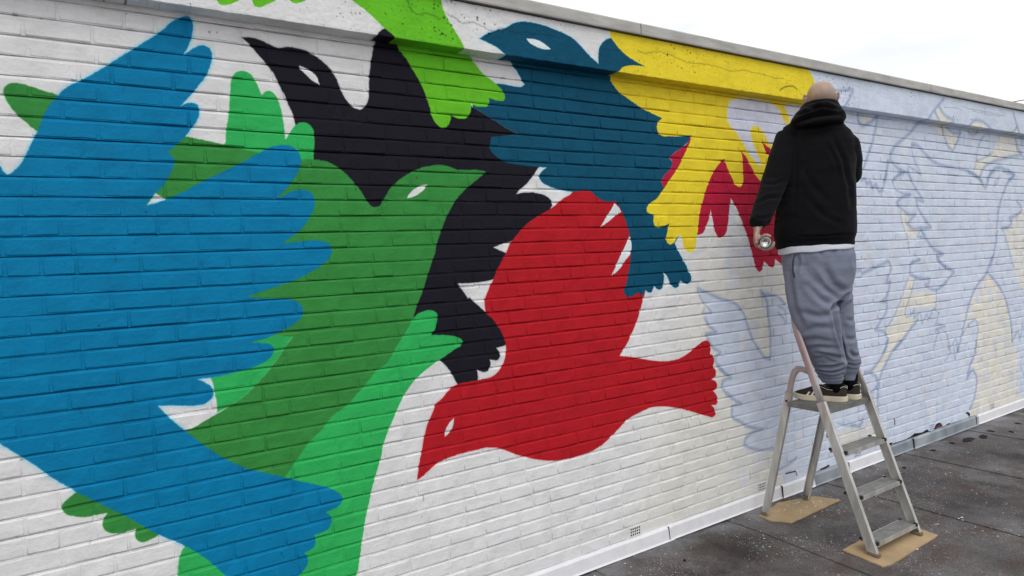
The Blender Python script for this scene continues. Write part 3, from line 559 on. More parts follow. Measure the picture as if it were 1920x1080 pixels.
# ------------------------------------------------------------------ ground: bituminous roofing laid in strips
def roofing_material():
    m, n, l, b = new_mat('mineral_roofing_felt')
    g = n.new('ShaderNodeNewGeometry'); P = g.outputs['Position']
    sp = n.new('ShaderNodeSeparateXYZ'); l.new(P, sp.inputs[0])
    def nz(scale, det=4, sc=None, rgh=0.5):
        q = n.new('ShaderNodeTexNoise'); q.inputs['Scale'].default_value = scale; q.inputs['Detail'].default_value = det; q.inputs['Roughness'].default_value = rgh
        if sc:
            mp = n.new('ShaderNodeMapping'); mp.inputs['Scale'].default_value = sc; l.new(P, mp.inputs[0]); l.new(mp.outputs[0], q.inputs['Vector'])
        else: l.new(P, q.inputs['Vector'])
        return q.outputs['Fac']
    def ramp(src, p0, c0, p1, c1):
        q = n.new('ShaderNodeValToRGB'); e = q.color_ramp.elements
        e[0].position = p0; e[0].color = (*c0, 1); e[1].position = p1; e[1].color = (*c1, 1); l.new(src, q.inputs[0]); return q.outputs[0]
    def mix(f, a, c, mode='MIX'):
        q = n.new('ShaderNodeMix'); q.data_type = 'RGBA'; q.blend_type = mode
        if isinstance(f, float): q.inputs[0].default_value = f
        else: l.new(f, q.inputs[0])
        l.new(a, q.inputs[6])
        if isinstance(c, tuple): q.inputs[7].default_value = (*c, 1)
        else: l.new(c, q.inputs[7])
        return q.outputs[2]
    base = ramp(nz(1.6, 6, None, 0.6), 0.36, (0.050, 0.045, 0.044), 0.66, (0.150, 0.142, 0.138))
    brown = ramp(nz(2.3, 6, (1, 1.6, 1), 0.65), 0.49, (0, 0, 0), 0.70, (1, 1, 1))
    c = mix(brown, base, (0.072, 0.050, 0.042))
    damp = ramp(nz(0.9, 5, (1.3, 1, 1), 0.7), 0.54, (0, 0, 0), 0.66, (0.75, 0.75, 0.75))
    c = mix(damp, c, (0.024, 0.019, 0.018))
    # mineral granules
    v = n.new('ShaderNodeTexVoronoi'); v.inputs['Scale'].default_value = 260; l.new(P, v.inputs['Vector'])
    gr = ramp(v.outputs['Color'], 0.1, (0.55, 0.55, 0.55), 0.9, (1.6, 1.6, 1.65))
    c = mix(1.0, c, gr, 'MULTIPLY')
    # paint specks, thicker near the wall
    def flecks(scale, th, dens):
        q = n.new('ShaderNodeTexVoronoi'); q.inputs['Scale'].default_value = scale; l.new(P, q.inputs['Vector'])
        s = n.new('ShaderNodeSeparateXYZ'); l.new(q.outputs['Color'], s.inputs[0])
        a = n.new('ShaderNodeMath'); a.operation = 'LESS_THAN'; l.new(q.outputs['Distance'], a.inputs[0])
        t = n.new('ShaderNodeMath'); t.operation = 'MULTIPLY'; l.new(s.outputs[1], t.inputs[0]); t.inputs[1].default_value = th; l.new(t.outputs[0], a.inputs[1])
        d = n.new('ShaderNodeMath'); d.operation = 'LESS_THAN'; l.new(s.outputs[0], d.inputs[0])
        k = n.new('ShaderNodeMapRange'); k.inputs[1].default_value = -2.2; k.inputs[2].default_value = -0.05; k.inputs[3].default_value = dens*0.12; k.inputs[4].default_value = dens
        l.new(sp.outputs['Y'], k.inputs[0])
        kk = n.new('ShaderNodeMath'); kk.operation = 'MULTIPLY'; l.new(k.outputs[0], kk.inputs[0])
        r2 = n.new('ShaderNodeMapRange'); r2.inputs[1].default_value = 0.42; r2.inputs[2].default_value = 0.62; r2.inputs[3].default_value = 0.05; r2.inputs[4].default_value = 2.2
        l.new(nz(2.7, 3), r2.inputs[0]); l.new(r2.outputs[0], kk.inputs[1]); l.new(kk.outputs[0], d.inputs[1])
        o = n.new('ShaderNodeMath'); o.operation = 'MULTIPLY'; l.new(a.outputs[0], o.inputs[0]); l.new(d.outputs[0], o.inputs[1]); return o.outputs[0]
    c = mix(flecks(150, 0.5, 0.13), c, (0.42, 0.42, 0.43))
    c = mix(flecks(60, 0.36, 0.06), c, (0.5, 0.5, 0.51))
    # overspray in front of the flashing
    os_ = n.new('ShaderNodeMapRange'); os_.inputs[1].default_value = -0.24; os_.inputs[2].default_value = -0.01; os_.inputs[3].default_value = 0.0; os_.inputs[4].default_value = 0.7
    l.new(sp.outputs['Y'], os_.inputs[0])
    om = n.new('ShaderNodeMath'); om.operation = 'MULTIPLY'; l.new(os_.outputs[0], om.inputs[0])
    rr = n.new('ShaderNodeMapRange'); rr.inputs[1].default_value = 0.42; rr.inputs[2].default_value = 0.65; l.new(nz(3.2, 4), rr.inputs[0]); l.new(rr.outputs[0], om.inputs[1])
    c = mix(om.outputs[0], c, (0.30, 0.31, 0.34))
    l.new(c, b.inputs['Base Color'])
    rg = n.new('ShaderNodeMapRange'); rg.inputs[1].default_value = 0.4; rg.inputs[2].default_value = 0.6; rg.inputs[3].default_value = 0.62; rg.inputs[4].default_value = 0.9
    l.new(nz(2.0, 5), rg.inputs[0]); l.new(rg.outputs[0], b.inputs['Roughness'])
    b.inputs['Specular IOR Level'].default_value = 0.3
    bp = n.new('ShaderNodeBump'); bp.inputs['Strength'].default_value = 0.7; bp.inputs['Distance'].default_value = 0.003
    l.new(v.outputs['Distance'], bp.inputs['Height'])
    b2 = n.new('ShaderNodeBump'); b2.inputs['Strength'].default_value = 0.5; b2.inputs['Distance'].default_value = 0.01
    l.new(nz(9, 5), b2.inputs['Height']); l.new(bp.outputs[0], b2.inputs['Normal']); l.new(b2.outputs[0], b.inputs['Normal'])
    return m
M_FELT = roofing_material()
roof = MB().add([(-60, -60, -0.008), (80, -60, -0.008), (80, 40, -0.008), (-60, 40, -0.008)], [(0, 1, 2, 3)]).obj('roof_ground', M_FELT, kind='structure')
SEAMS = [3.24+1.062*i for i in range(-4, 9)]
for i in range(len(SEAMS)-1):
    xa, xb = SEAMS[i], SEAMS[i+1]+0.07       # each strip laps 7 cm over its neighbour
    V, F = [], []; NY = 90
    ys = [0.02-9.0*(j/NY)**1.5 for j in range(NY+1)]
    cols = [0, 0.004, 0.07, 0.3, 0.55, 0.8, 1.0]
    for j, y in enumerate(ys):
        w0 = noise.noise(Vector((SEAMS[i]*3.1, y*1.7, 0)))*0.016+noise.noise(Vector((SEAMS[i], y*9, 3)))*0.004
        w1 = noise.noise(Vector((SEAMS[i+1]*3.1, y*1.7, 0)))*0.016
        for k, c in enumerate(cols):
            x = xa+w0+(xb+w1-xa-w0)*c
            z = 0.0045+0.0015*noise.noise(Vector((x*4, y*4, 1)))
            if k == 0: z = 0.0005
            if k >= 5: z = -0.003
            V.append((x, y, z))
    n = len(cols)
    for j in range(NY):
        for k in range(n-1): F.append((j*n+k, (j+1)*n+k, (j+1)*n+k+1, j*n+k+1))
    link('roofing_strip', mesh('roofing_strip', V, F), M_FELT, roof)

# ------------------------------------------------------------------ the wall
wall = thing('painted_brick_wall', 'long brick wall painted white with a mural of coloured birds, half of it still pencilled in blue', 'wall', (0, 0, 0))
CH, Z0 = 0.06705, 0.0297
XW0, XW1 = -2.2, 11.5
STR, HDR, JX = 0.1955, 0.0995, 0.0080
def brick_mesh(L, H, seed):
    r_ = random.Random(seed); V = []; F = []; nx = 4 if L > 0.12 else 2
    ix_, iz_ = 0.0030, 0.0042
    def nzv(s): return r_.uniform(-s, s)
    for j in range(2):
        for i in range(nx+1):
            x = ix_+(L-2*ix_)*i/nx; z = iz_+(H-2*iz_)*j
            V.append((x+nzv(.0010), -0.0034+nzv(.0013)+(0.0003 if i in (0, nx) else 0), z+nzv(.0014)))
    ring = [(i, 0) for i in range(nx+1)]+[(i, 1) for i in range(nx, -1, -1)]
    inner = [j*(nx+1)+i for i, j in ring]; m = len(inner)
    for y, e in ((0.0008, 0.0), (0.018, 0.0)):
        for i, j in ring:
            x = L*i/nx; z = H*j
            if i in (0, nx): x += (0.0012 if i == 0 else -0.0012)
            V.append((x+nzv(.0007)*(y < .01), y+nzv(.0005), z+nzv(.0014)*(y < .01)))
    o1 = 2*(nx+1); o2 = o1+m
    F += [(i, i+1, nx+2+i, nx+1+i) for i in range(nx)]
    nf = len(F)
    for k in range(m):
        q = (k+1) % m
        F.append((inner[k], o1+k, o1+q, inner[q]))
        F.append((o1+k, o2+k, o2+q, o1+q))
    me = mesh('brick', V, F)
    me.polygons.foreach_set('use_smooth', [k >= nf for k in range(len(F))])
    me.materials.append(M_WALL)
    return me
BH = CH-0.0098
def wob(x, k): return 0.0022*noise.noise(Vector((x*0.8, k*0.37, 4.4)))+0.0010*noise.noise(Vector((x*3.1, k*0.9, 6.4)))
TPL = {STR: [brick_mesh(STR-JX, BH, 100+i) for i in range(26)], HDR: [brick_mesh(HDR-JX, BH, 300+i) for i in range(10)]}
VENTX = [2.486-0.046+1.121*i for i in range(-2, 9)]
slots = []
row_edges = {}
for k in range(0, 40):
    x = XW0-rng.choice([0, HDR*0.5, HDR, STR*0.5]); z = Z0+k*CH; edges = []
    while x < XW1:
        w = HDR if rng.random() < 0.24 else STR
        if k == 1:
            nxt = [v for v in VENTX if v > x-0.001]
            if nxt and nxt[0]-x < w+0.05:
                gap = nxt[0]-x
                if gap > 0.03:
                    slots.append((x, z, HDR if gap < 0.16 else STR, gap, k))
                x = nxt[0]+0.094; continue
        slots.append((x, z, w, w, k)); edges.append(x)
        x += w
def proj_area(x, z, w):
    c = Vector((x+w/2, 0, z+0.03))-EYE; d = c.dot(fwd)
    if d < 0.3: return 0
    u = c.dot(rgt)/d; v = c.dot(upv)/d
    if abs(u) > 0.80 or abs(v) > 0.46: return 0
    return w/d**3
slots.sort(key=lambda s: -proj_area(s[0], s[1], s[2]) if s[4] < 39 else 0)
BV, BF, BS, off = [], [], [], 0
for idx, (x, z, w, span, k) in enumerate(slots):
    me = rng.choice(TPL[w]); y = rng.gauss(0, 0.0011); tz = rng.gauss(0, 0.004); ty = rng.gauss(0, 0.012); sx = span/w
    dz = rng.uniform(-0.0009, 0.0009)+wob(x+w/2, k)
    M = Matrix.Translation((x, y, z+0.0004+dz)) @ Matrix.Rotation(tz*0.6, 4, 'Y') @ Matrix.Rotation(ty*0.5, 4, 'Z') @ Matrix.Diagonal((sx, 1, 1, 1))
    if idx < 300:
        o = link('brick', me, None, wall); o.matrix_local = M
    else:
        co = getv(me); A = np.array(M)
        BV.append(co@A[:3, :3].T+A[:3, 3])
        for p in me.polygons: BF.append([q+off for q in p.vertices]); BS.append(p.use_smooth)
        off += len(co)
bm_ = bpy.data.meshes.new('brickwork'); bm_.from_pydata(np.concatenate(BV).tolist(), [], BF); bm_.update()
bm_.polygons.foreach_set('use_smooth', BS)
link('brickwork', bm_, M_WALL, wall, 'stuff')
# mortar: weather-struck bed joints, nearly flush cross joints, thick with paint
xs = np.arange(XW0, XW1+0.01, 0.022); nxs = len(xs); V = []; F = []
for k in range(0, 40):
    z = Z0+k*CH
    zs = [z, z+CH-0.0104, z+CH-0.0060, z+CH-0.0004]
    for q, zz in enumerate(zs):
        for x in xs:
            n1 = noise.noise(Vector((x*14, zz*60, 0.5))); n2 = noise.noise(Vector((x*1.7, k*2.3, 2.0)))
            dp = max(0.2, 0.80+0.9*n2+0.5*noise.noise(Vector((x*6, k*5.1, 9))))
            hj = 0.0030*max(0, noise.noise(Vector((x*5, k*3.7, 12)))+0.1)
            y = (-0.0009+0.0009*n1+hj, -0.0008+0.0009*n1+hj, 0.0014*dp+0.0010*n1, 0.0105*dp+0.0014*n1)[q]
            V.append((x, y, zz+0.0005*n1+wob(x, k+(0.5 if q else 0)*0)))
for r_ in range(40*4-1):
    for i in range(nxs-1):
        a = r_*nxs+i; F.append((a, a+1, a+1+nxs, a+nxs))
link('mortar', mesh('mortar', V, F), M_WALL, wall, 'stuff')
# masonry core behind
MB().box((XW0, 0.02, -0.05), (XW1, 0.28, 2.66)).obj('wall_core', basic('brick_core', (0.3, 0.28, 0.26)), wall)
# ventilation bricks
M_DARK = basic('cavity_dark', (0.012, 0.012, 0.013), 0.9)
def vent_mesh():
    V, F = [], []; W_, H_ = 0.089, 0.058
    gx = [0, .008, .0188, .0235, .0343, .039, .0498, .0545, .0653, .070, .0808, W_]
    gz = [0, .007, .0185, .0235, .035, .040, .0515, H_]
    y = -0.0058
    for zz in gz:
        for xx in gx: V.append((xx, y, zz))
    nx = len(gx)
    def hole(i, j): return i % 2 == 1 and 1 <= i <= 9 and j % 2 == 1 and 1 <= j <= 5
    for j in range(len(gz)-1):
        for i in range(nx-1):
            a = j*nx+i; q = (a, a+1, a+1+nx, a+nx)
            if not hole(i, j): F.append(q)
            else:
                o = len(V)
                for t in q: V.append((V[t][0], -0.0022, V[t][2]))
                for e in range(4): F.append((q[e], q[(e+1) % 4], o+(e+1) % 4, o+e))
    o = len(V); rim = [(0, 0), (W_, 0), (W_, H_), (0, H_)]
    ids = [0, nx-1, len(gz)*nx-1, (len(gz)-1)*nx]
    for x, zz in rim: V.append((x, 0.01, zz))
    for e in range(4): F.append((ids[(e+1) % 4], ids[e], o+e, o+(e+1) % 4))
    return mesh('air_vent', V, F)
vm = vent_mesh()
for x in VENTX:
    if x < 0.3 or x > 9.5: continue
    o = link('air_vent', vm, M_WALL, wall, loc=(x+0.002, 0, Z0+CH+0.0005))
    c = MB().box((x+0.010, -0.0028, Z0+CH+0.006), (x+0.084, 0.004, Z0+CH+0.051)).obj('vent_cavity', M_DARK, None)
    c.parent = o; c.matrix_parent_inverse = o.matrix_basis.inverted()
# concrete edge band
BZ0, BZ1 = 2.662, 2.872
xs = np.arange(XW0, XW1+0.01, 0.014); V = []; F = []
prof = [(0.03, 0.0), (-0.03, 0.0), (-0.074, 0.0), (-0.0795, 0.0025), (-0.080, 0.010), (-0.080, 0.05), (-0.080, 0.10), (-0.080, 0.15), (-0.080, 0.195), (-0.078, 0.21), (0.2, 0.21)]
for j, (y, dz) in enumerate(prof):
    for x in xs:
        e = noise.noise(Vector((x*22, 3.3, 0)))*0.0032+noise.noise(Vector((x*70, 1.3, 0)))*0.0022
        s = noise.noise(Vector((x*3, dz*9, 5)))*0.0016+noise.noise(Vector((x*40, dz*40, 5)))*0.0006
        V.append((x, y+s+(e*0.8 if 2 <= j <= 4 else 0), BZ0+dz+(e if 1 <= j <= 4 else 0)))
for j in range(len(prof)-1):
    for i in range(len(xs)-1):
        a = j*len(xs)+i; F.append((a, a+len(xs), a+len(xs)+1, a+1))
link('concrete_band', mesh('concrete_band', V, F), [M_BAND, M_WALL], wall)
# coping lengths
M_COPE = basic('weathered_coping', (0.43, 0.42, 0.40), 0.7, 0, 0.2, 5, 0.3, 90, stretch=(1, 4, 4))
cx0 = 2.586-3.153*2
for i in range(5):
    a, b = cx0+3.153*i+0.0035, cx0+3.153*(i+1)-0.0035
    n = 24; P = [(a+(b-a)*t/n, 0, 0) for t in range(n+1)]
    V, F = [], []
    pr = [(0.26, 2.880), (-0.086, 2.880), (-0.102, 2.876), (-0.104, 2.883), (-0.103, 2.931), (-0.098, 2.938), (0.26, 2.956)]
    for t, p in enumerate(P):
        e = noise.noise(Vector((p[0]*1.9, 0, 8)))*0.0016
        for (y, z) in pr: V.append((p[0], y, z+e))
    m = len(pr)
    for t in range(n):
        for k in range(m):
            q = (k+1) % m; F.append((t*m+k, t*m+q, (t+1)*m+q, (t+1)*m+k))
    F.append(tuple(range(m))); F.append(tuple(n*m+k for k in range(m-1, -1, -1)))
    link('coping', mesh('coping', V, F), M_COPE, wall)
for i in range(1, 5):     # lead strip under each coping joint
    x = cx0+3.153*i
    MB().box((x-0.012, -0.099, 2.884), (x+0.012, 0.25, 2.934)).obj('joint_strip', basic('joint_lead', (0.1, 0.1, 0.1), 0.7), wall)
# metal flashing along the foot
def flash_mat():
    m, n, l, b = new_mat('flashing_part_painted')
    g = n.new('ShaderNodeNewGeometry'); sp = n.new('ShaderNodeSeparateXYZ'); l.new(g.outputs['Position'], sp.inputs[0])
    nz = n.new('ShaderNodeTexNoise'); nz.inputs['Scale'].default_value = 16; nz.inputs['Detail'].default_value = 6; l.new(g.outputs['Position'], nz.inputs['Vector'])
    ad = n.new('ShaderNodeMath'); ad.operation = 'MULTIPLY_ADD'; l.new(nz.outputs['Fac'], ad.inputs[0]); ad.inputs[1].default_value = 0.10; l.new(sp.outputs['X'], ad.inputs[2])
    cr = n.new('ShaderNodeValToRGB'); cr.color_ramp.interpolation = 'CONSTANT'
    mp = n.new('ShaderNodeMapRange'); mp.inputs[1].default_value = 0; mp.inputs[2].default_value = 10; l.new(ad.outputs[0], mp.inputs[0]); l.new(mp.outputs[0], cr.inputs[0])
    e = cr.color_ramp.elements; e[0].position = 0; e[0].color = (0, 0, 0, 1); e[1].position = 0.4180; e[1].color = (1, 1, 1, 1)
    for p, c in ((0.4590, 0), (0.5130, 1), (0.6680, 0)):
        q = e.new(p); q.color = (c, c, c, 1)
    mx = n.new('ShaderNodeMix'); mx.data_type = 'RGBA'; l.new(cr.outputs[0], mx.inputs[0])
    w = n.new('ShaderNodeValToRGB'); w.color_ramp.elements[0].color = (0.74, 0.75, 0.79, 1); w.color_ramp.elements[1].color = (0.82, 0.82, 0.85, 1); w.color_ramp.elements[0].position = 0.3; w.color_ramp.elements[1].position = 0.7
    l.new(nz.outputs['Fac'], w.inputs[0]); l.new(w.outputs[0], mx.inputs[6])
    z = n.new('ShaderNodeValToRGB'); z.color_ramp.elements[0].color = (0.19, 0.22, 0.26, 1); z.color_ramp.elements[1].color = (0.36, 0.40, 0.44, 1); z.color_ramp.elements[0].position = 0.35; z.color_ramp.elements[1].position = 0.65
    n3 = n.new('ShaderNodeTexNoise'); n3.inputs['Scale'].default_value = 4; l.new(g.outputs['Position'], n3.inputs['Vector']); l.new(n3.outputs['Fac'], z.inputs[0]); l.new(z.outputs[0], mx.inputs[7])
    l.new(mx.outputs[2], b.inputs['Base Color']); b.inputs['Roughness'].default_value = 0.5
    bp = n.new('ShaderNodeBump'); bp.inputs['Strength'].default_value = 0.2; bp.inputs['Distance'].default_value = 0.004; l.new(nz.outputs['Fac'], bp.inputs['Height']); l.new(bp.outputs[0], b.inputs['Normal'])
    return m
M_FL = flash_mat()
JN = [-2.1, -0.45, 0.62, 1.685, 2.75, 3.816, 4.60, 5.53, 6.62, 7.68, 8.74, 9.8]
for i in range(len(JN)-1):
    a, b = JN[i], JN[i+1]; lap = 0.006 if i % 2 else 0.0
    V, F = [], []; n = 16
    th = 0.089
    for t in range(n+2):
        x = a-0.012+(b+0.02-a+0.012)*t/(n+1)
        e = noise.noise(Vector((x*3, i*5, 0)))*0.0012
        y0 = -0.012-lap-noise.noise(Vector((x*2.1, i, 4)))*0.0015
        for (y, z) in ((0.004, th+0.006+e), (-0.003-lap, th+0.005+e), (y0, th-0.008+e), (y0-0.003, 0.018), (y0-0.009, 0.0085)):
            V.append((x, y, z))
    for t in range(n+1):
        for k in range(4): F.append((t*5+k, t*5+k+1, (t+1)*5+k+1, (t+1)*5+k))
    for t in (0, n+1):                       # folded end of the sheet
        o = len(V)
        for k in range(5): p = V[t*5+k]; V.append((p[0], p[1]+0.005, p[2]))
        for k in range(4): F.append((t*5+k, t*5+k+1, o+k+1, o+k))
    o = link('flashing_sheet', mesh('flashing_sheet', V, F), M_FL, wall)
    MB().add([(a-0.0135, -0.0135-0.0105, 0.012), (a-0.0105, -0.0135-0.0105, 0.012), (a-0.0165, -0.0125-0.0105, th+0.002), (a-0.0195, -0.0125-0.0105, th+0.002), (a-0.0135, -0.004, 0.012), (a-0.0105, -0.004, 0.012), (a-0.0165, -0.004, th+0.002), (a-0.0195, -0.004, th+0.002)], [(0, 1, 2, 3), (4, 7, 6, 5), (0, 4, 5, 1), (1, 5, 6, 2), (2, 6, 7, 3), (3, 7, 4, 0)]).obj('joint_shade', M_DARK, o)  # solid dark bar standing in for the shade line where sheets meet
# ------------------------------------------------------------------ boards under the ladder feet
M_BOARD = basic('brown_board', (0.40, 0.29, 0.165), 0.85, 0, 0.16, 7, 0.3, 120)
def board(name, label, pts, seed, t=0.006):
    z0 = 0.0062; out = []
    for i in range(len(pts)):
        a, b = pts[i], pts[(i+1) % len(pts)]
        n = 12
        for q in range(n):
            u = q/n; x = a[0]+(b[0]-a[0])*u; y = a[1]+(b[1]-a[1])*u
            e = noise.noise(Vector((x*25, y*25, seed)))*0.006 + noise.noise(Vector((x*90, y*90, seed)))*0.002
            out.append((x+e, y+e*0.7))
    cx = sum(p[0] for p in out)/len(out); cy = sum(p[1] for p in out)/len(out); n = len(out)
    V = []
    for z in (z0, z0+t):
        for x, y in out: V.append((x-cx, y-cy, z+0.003*(noise.noise(Vector((x*4, y*4, seed)))+0.4)*(z > z0)))
    V.append((0, 0, z0+t)); V.append((0, 0, z0)); F = []
    for i in range(n):
        k = (i+1) % n
        F.append((i, k, n+k, n+i)); F.append((n+i, n+k, 2*n)); F.append((k, i, 2*n+1))
    o = link(name, mesh(name, V, F), M_BOARD, loc=(cx, cy, 0))
    tag(o, label, 'board'); return o
b1 = board('board', 'brown board flecked with white paint under the rear feet of the stepladder', [(3.425, -0.112), (3.415, -0.20), (3.487, -0.300), (4.045, -0.275), (3.985, -0.128), (3.70, -0.055)], 1)
b2 = board('board', 'clean sand-coloured board under the front feet of the stepladder, nearest the viewer', [(3.372, -0.690), (3.345, -0.92), (3.40, -0.935), (3.945, -0.912), (3.985, -0.70), (3.90, -0.665)], 2)

# ------------------------------------------------------------------ stepladder
M_ALU = basic('worn_aluminium', (0.52, 0.515, 0.495), 0.42, 0.5, 0.24, 22, 0.15, 300, stretch=(1, 1, 0.2))
n_, l_ = M_ALU.node_tree.nodes, M_ALU.node_tree.links; b_ = n_['Principled BSDF']; src = b_.inputs['Base Color'].links[0].from_socket
g_ = n_.new('ShaderNodeNewGeometry'); s_ = n_.new('ShaderNodeSeparateXYZ'); l_.new(g_.outputs['Position'], s_.inputs[0])
z_ = n_.new('ShaderNodeTexNoise'); z_.inputs['Scale'].default_value = 18; l_.new(g_.outputs['Position'], z_.inputs['Vector'])
a_ = n_.new('ShaderNodeMath'); a_.operation = 'MULTIPLY_ADD'; l_.new(z_.outputs['Fac'], a_.inputs[0]); a_.inputs[1].default_value = 0.3; l_.new(s_.outputs['Z'], a_.inputs[2])
r_m = n_.new('ShaderNodeMapRange'); r_m.inputs[1].default_value = 0.86; r_m.inputs[2].default_value = 1.16; r_m.inputs[4].default_value = 0.75; l_.new(a_.outputs[0], r_m.inputs[0])
x_ = n_.new('ShaderNodeMix'); x_.data_type = 'RGBA'; l_.new(r_m.outputs[0], x_.inputs[0]); l_.new(src, x_.inputs[6]); x_.inputs[7].default_value = (0.42, 0.31, 0.31, 1)
l_.new(x_.outputs[2], b_.inputs['Base Color'])
M_ALUP = M_ALU
M_TREAD = basic('ribbed_tread', (0.20, 0.205, 0.195), 0.6, 0.4, 0.22, 25, 0.3, 200)
M_FOOT = basic('dirty_plastic_foot', (0.17, 0.14, 0.105), 0.8, 0, 0.3, 30)
M_BLK = basic('black_plastic', (0.018, 0.018, 0.02), 0.5)
LZ = 0.0145
lad = thing('stepladder', 'worn aluminium stepladder with four treads and a top platform standing open by the mural', 'ladder', (3.65, -0.5, 0))
LM = Matrix.Translation((3.65, -0.5, 0)).inverted()
def lobj(mb, name, mat, smooth=False, bevel=0, parent=None):
    o = mb.obj(name, mat, parent or lad, smooth, bevel)
    if parent is None: o.matrix_parent_inverse = Matrix.Translation((-3.65, 0.5, 0))
    else: o.matrix_parent_inverse = Matrix.Identity(4)
    return o
def rail_y(z): return -0.8415+(z)*0.3567
def cprof(w, d, t=0.003):      # channel profile, open inwards
    return [(-d/2, 0), (d/2, 0), (d/2, w), (d/2-t, w), (d/2-t, t), (-d/2+t, t), (-d/2+t, w), (-d/2, w)]
for sx, x, prof in ((1, 3.412, cprof(0.022, 0.050)), (-1, 3.880, cprof(-0.024, 0.058, -0.003))):
    if sx < 0: prof = [(-0.025, 0), (0.025, 0), (0.025, -0.022), (0.022, -0.022), (0.022, -0.003), (-0.022, -0.003), (-0.022, -0.022), (-0.025, -0.022)]
    s = lobj(MB().sweep([(x, rail_y(z), z) for z in (LZ, 0.4, 0.80)], prof), 'stringer', M_ALU)
    f = MB().box((x-0.002, rail_y(0.02)-0.031, 0.0135), (x+0.026, rail_y(0.02)+0.031, 0.034)) if sx > 0 else MB().box((x-0.026, rail_y(0.02)-0.031, 0.0135), (x+0.002, rail_y(0.02)+0.031, 0.034))
    lobj(f, 'rubber_foot', M_FOOT, bevel=0.004, parent=s)
# the guard hoop continues the stringers upwards and joins them in front of the knees
hp = [(3.424, rail_y(z), z) for z in (0.78, 0.9, 1.0, 1.1, 1.18)]+[(3.428, -0.405, 1.235), (3.445, -0.388, 1.272), (3.475, -0.378, 1.295), (3.53, -0.374, 1.302), (3.65, -0.374, 1.302), (3.77, -0.374, 1.302), (3.82, -0.378, 1.295), (3.848, -0.388, 1.272), (3.864, -0.405, 1.235)]+[(3.868, rail_y(z), z) for z in (1.18, 1.1, 1.0, 0.9, 0.78)]
lobj(MB().tube(hp, [(0.0225, 0.0105)]*len(hp), 14, Vector((0, 1, 0))), 'guard_hoop', M_ALUP, True)
for x, dx in ((3.456, 1), (3.897, -1)):
    pr = [(-0.022, 0), (0.022, 0), (0.022, 0.020*dx), (0.019, 0.020*dx), (0.019, 0.003*dx), (-0.019, 0.003*dx), (-0.019, 0.020*dx), (-0.022, 0.020*dx)]
    g = lobj(MB().sweep([(x-0.004, -0.132, LZ), (x-0.004, -0.240, 0.45), (x-0.004, -0.330, 0.82)], pr if dx > 0 else pr[::-1]), 'rear_leg', M_ALU)
    lobj(MB().box((x-0.013 if dx > 0 else x-0.028, -0.156, 0.0135), (x+0.020 if dx > 0 else x+0.006, -0.110, 0.036)), 'rubber_foot', M_FOOT, bevel=0.004, parent=g)
    bx_ = x+(0.006 if dx > 0 else -0.006)
    arc = [(bx_, -0.322, 0.79), (bx_, -0.340, 0.86), (bx_, -0.352, 0.91), (bx_-0.006*dx, -0.372, 0.948), (bx_-0.014*dx, -0.402, 0.970), (bx_-0.022*dx, -0.440, 0.972), (bx_-0.03*dx, -0.485, 0.962)]
    lobj(MB().tube(arc, [(0.020, 0.009)]*7, 12, Vector((0, 1, 0))), 'side_bow', M_ALUP, True)
    lobj(MB().ell((x-0.012*dx, -0.318, 0.768), (0.004, 0.007, 0.007)), 'rivet', M_BLK, True)
for i, z in enumerate((0.080, 0.308, 0.536)):
    yf = rail_y(z)-0.030; yb = yf+0.088
    mb = MB()
    # ribbed deck
    V, F = [], []; n = 33
    for q in range(n):
        y = yf+(yb-yf)*q/(n-1); zz = z+(0.0016 if q % 2 else 0)
        V += [(3.4385, y, zz), (3.8545, y, zz)]
    for q in range(n-1): F.append((2*q, 2*q+1, 2*q+3, 2*q+2))
    t = lobj(MB().add(V, F), 'tread', M_TREAD)
    fr = MB().box((3.4385, yf-0.002, z-0.022), (3.8545, yf+0.0015, z+0.0015)); fr.box((3.4385, yb-0.001, z-0.020), (3.8545, yb+0.002, z+0.0015)); fr.box((3.4385, yf+0.0015, z-0.004), (3.8545, yb-0.001, z-0.0015))
    lobj(fr, 'tread_edge', M_ALU, parent=t)
    for xa in (3.4375, 3.8395):
        lobj(MB().box((xa, yf-0.006, z-0.012), (xa+0.016, yf+0.012, z+0.006)), 'end_cap', M_BLK, parent=t)
        lobj(MB().box((xa, yb-0.006, z-0.008), (xa+0.016, yb+0.008, z+0.006)), 'end_cap', M_BLK, parent=t)
PZ = 0.765
pf = MB().box((3.437, -0.585, PZ-0.032), (3.855, -0.580, PZ)).box((3.437, -0.335, PZ-0.030), (3.855, -0.330, PZ)).box((3.437, -0.580, PZ-0.004), (3.855, -0.335, PZ)).box((3.437, -0.580, PZ-0.028), (3.441, -0.335, PZ-0.004)).box((3.851, -0.580, PZ-0.028), (3.855, -0.335, PZ-0.004))
for q in range(18): pf.box((3.445, -0.572+q*0.013, PZ), (3.848, -0.566+q*0.013, PZ+0.0014))
lobj(pf, 'platform', M_TREAD)
lobj(MB().box((3.4365, rail_y(0.70)-0.012, 0.655), (3.4378, rail_y(0.70)+0.006, 0.735)), 'warning_sticker', basic('red_sticker', (0.55, 0.03, 0.035), 0.5))
lobj(MB().box((3.4365, rail_y(0.70)+0.010, 0.60), (3.4385, rail_y(0.70)+0.018, 0.76)), 'hinge_bar', M_BLK)

# ------------------------------------------------------------------ the painter
PO = Vector((3.69, -0.50, PZ))
man = thing('person', 'bald man in black hoodie and grey sweatpants standing on the ladder, back turned', 'person', PO)
def mob(me, name, mat, parent=None):
    o = link(name, me, mat, parent or man)
    if parent is None: o.matrix_parent_inverse = Matrix.Translation(-PO)
    return o
LAT = Vector((0.53, -0.848, 0)).normalized(); FWD = Vector((0.848, 0.53, 0)).normalized(); UP = Vector((0, 0, 1))
OC = Vector((3.073, -0.484, 1.716))           # back end of the spray can
def G(a, l, u): return OC+FWD*a+LAT*l+UP*u
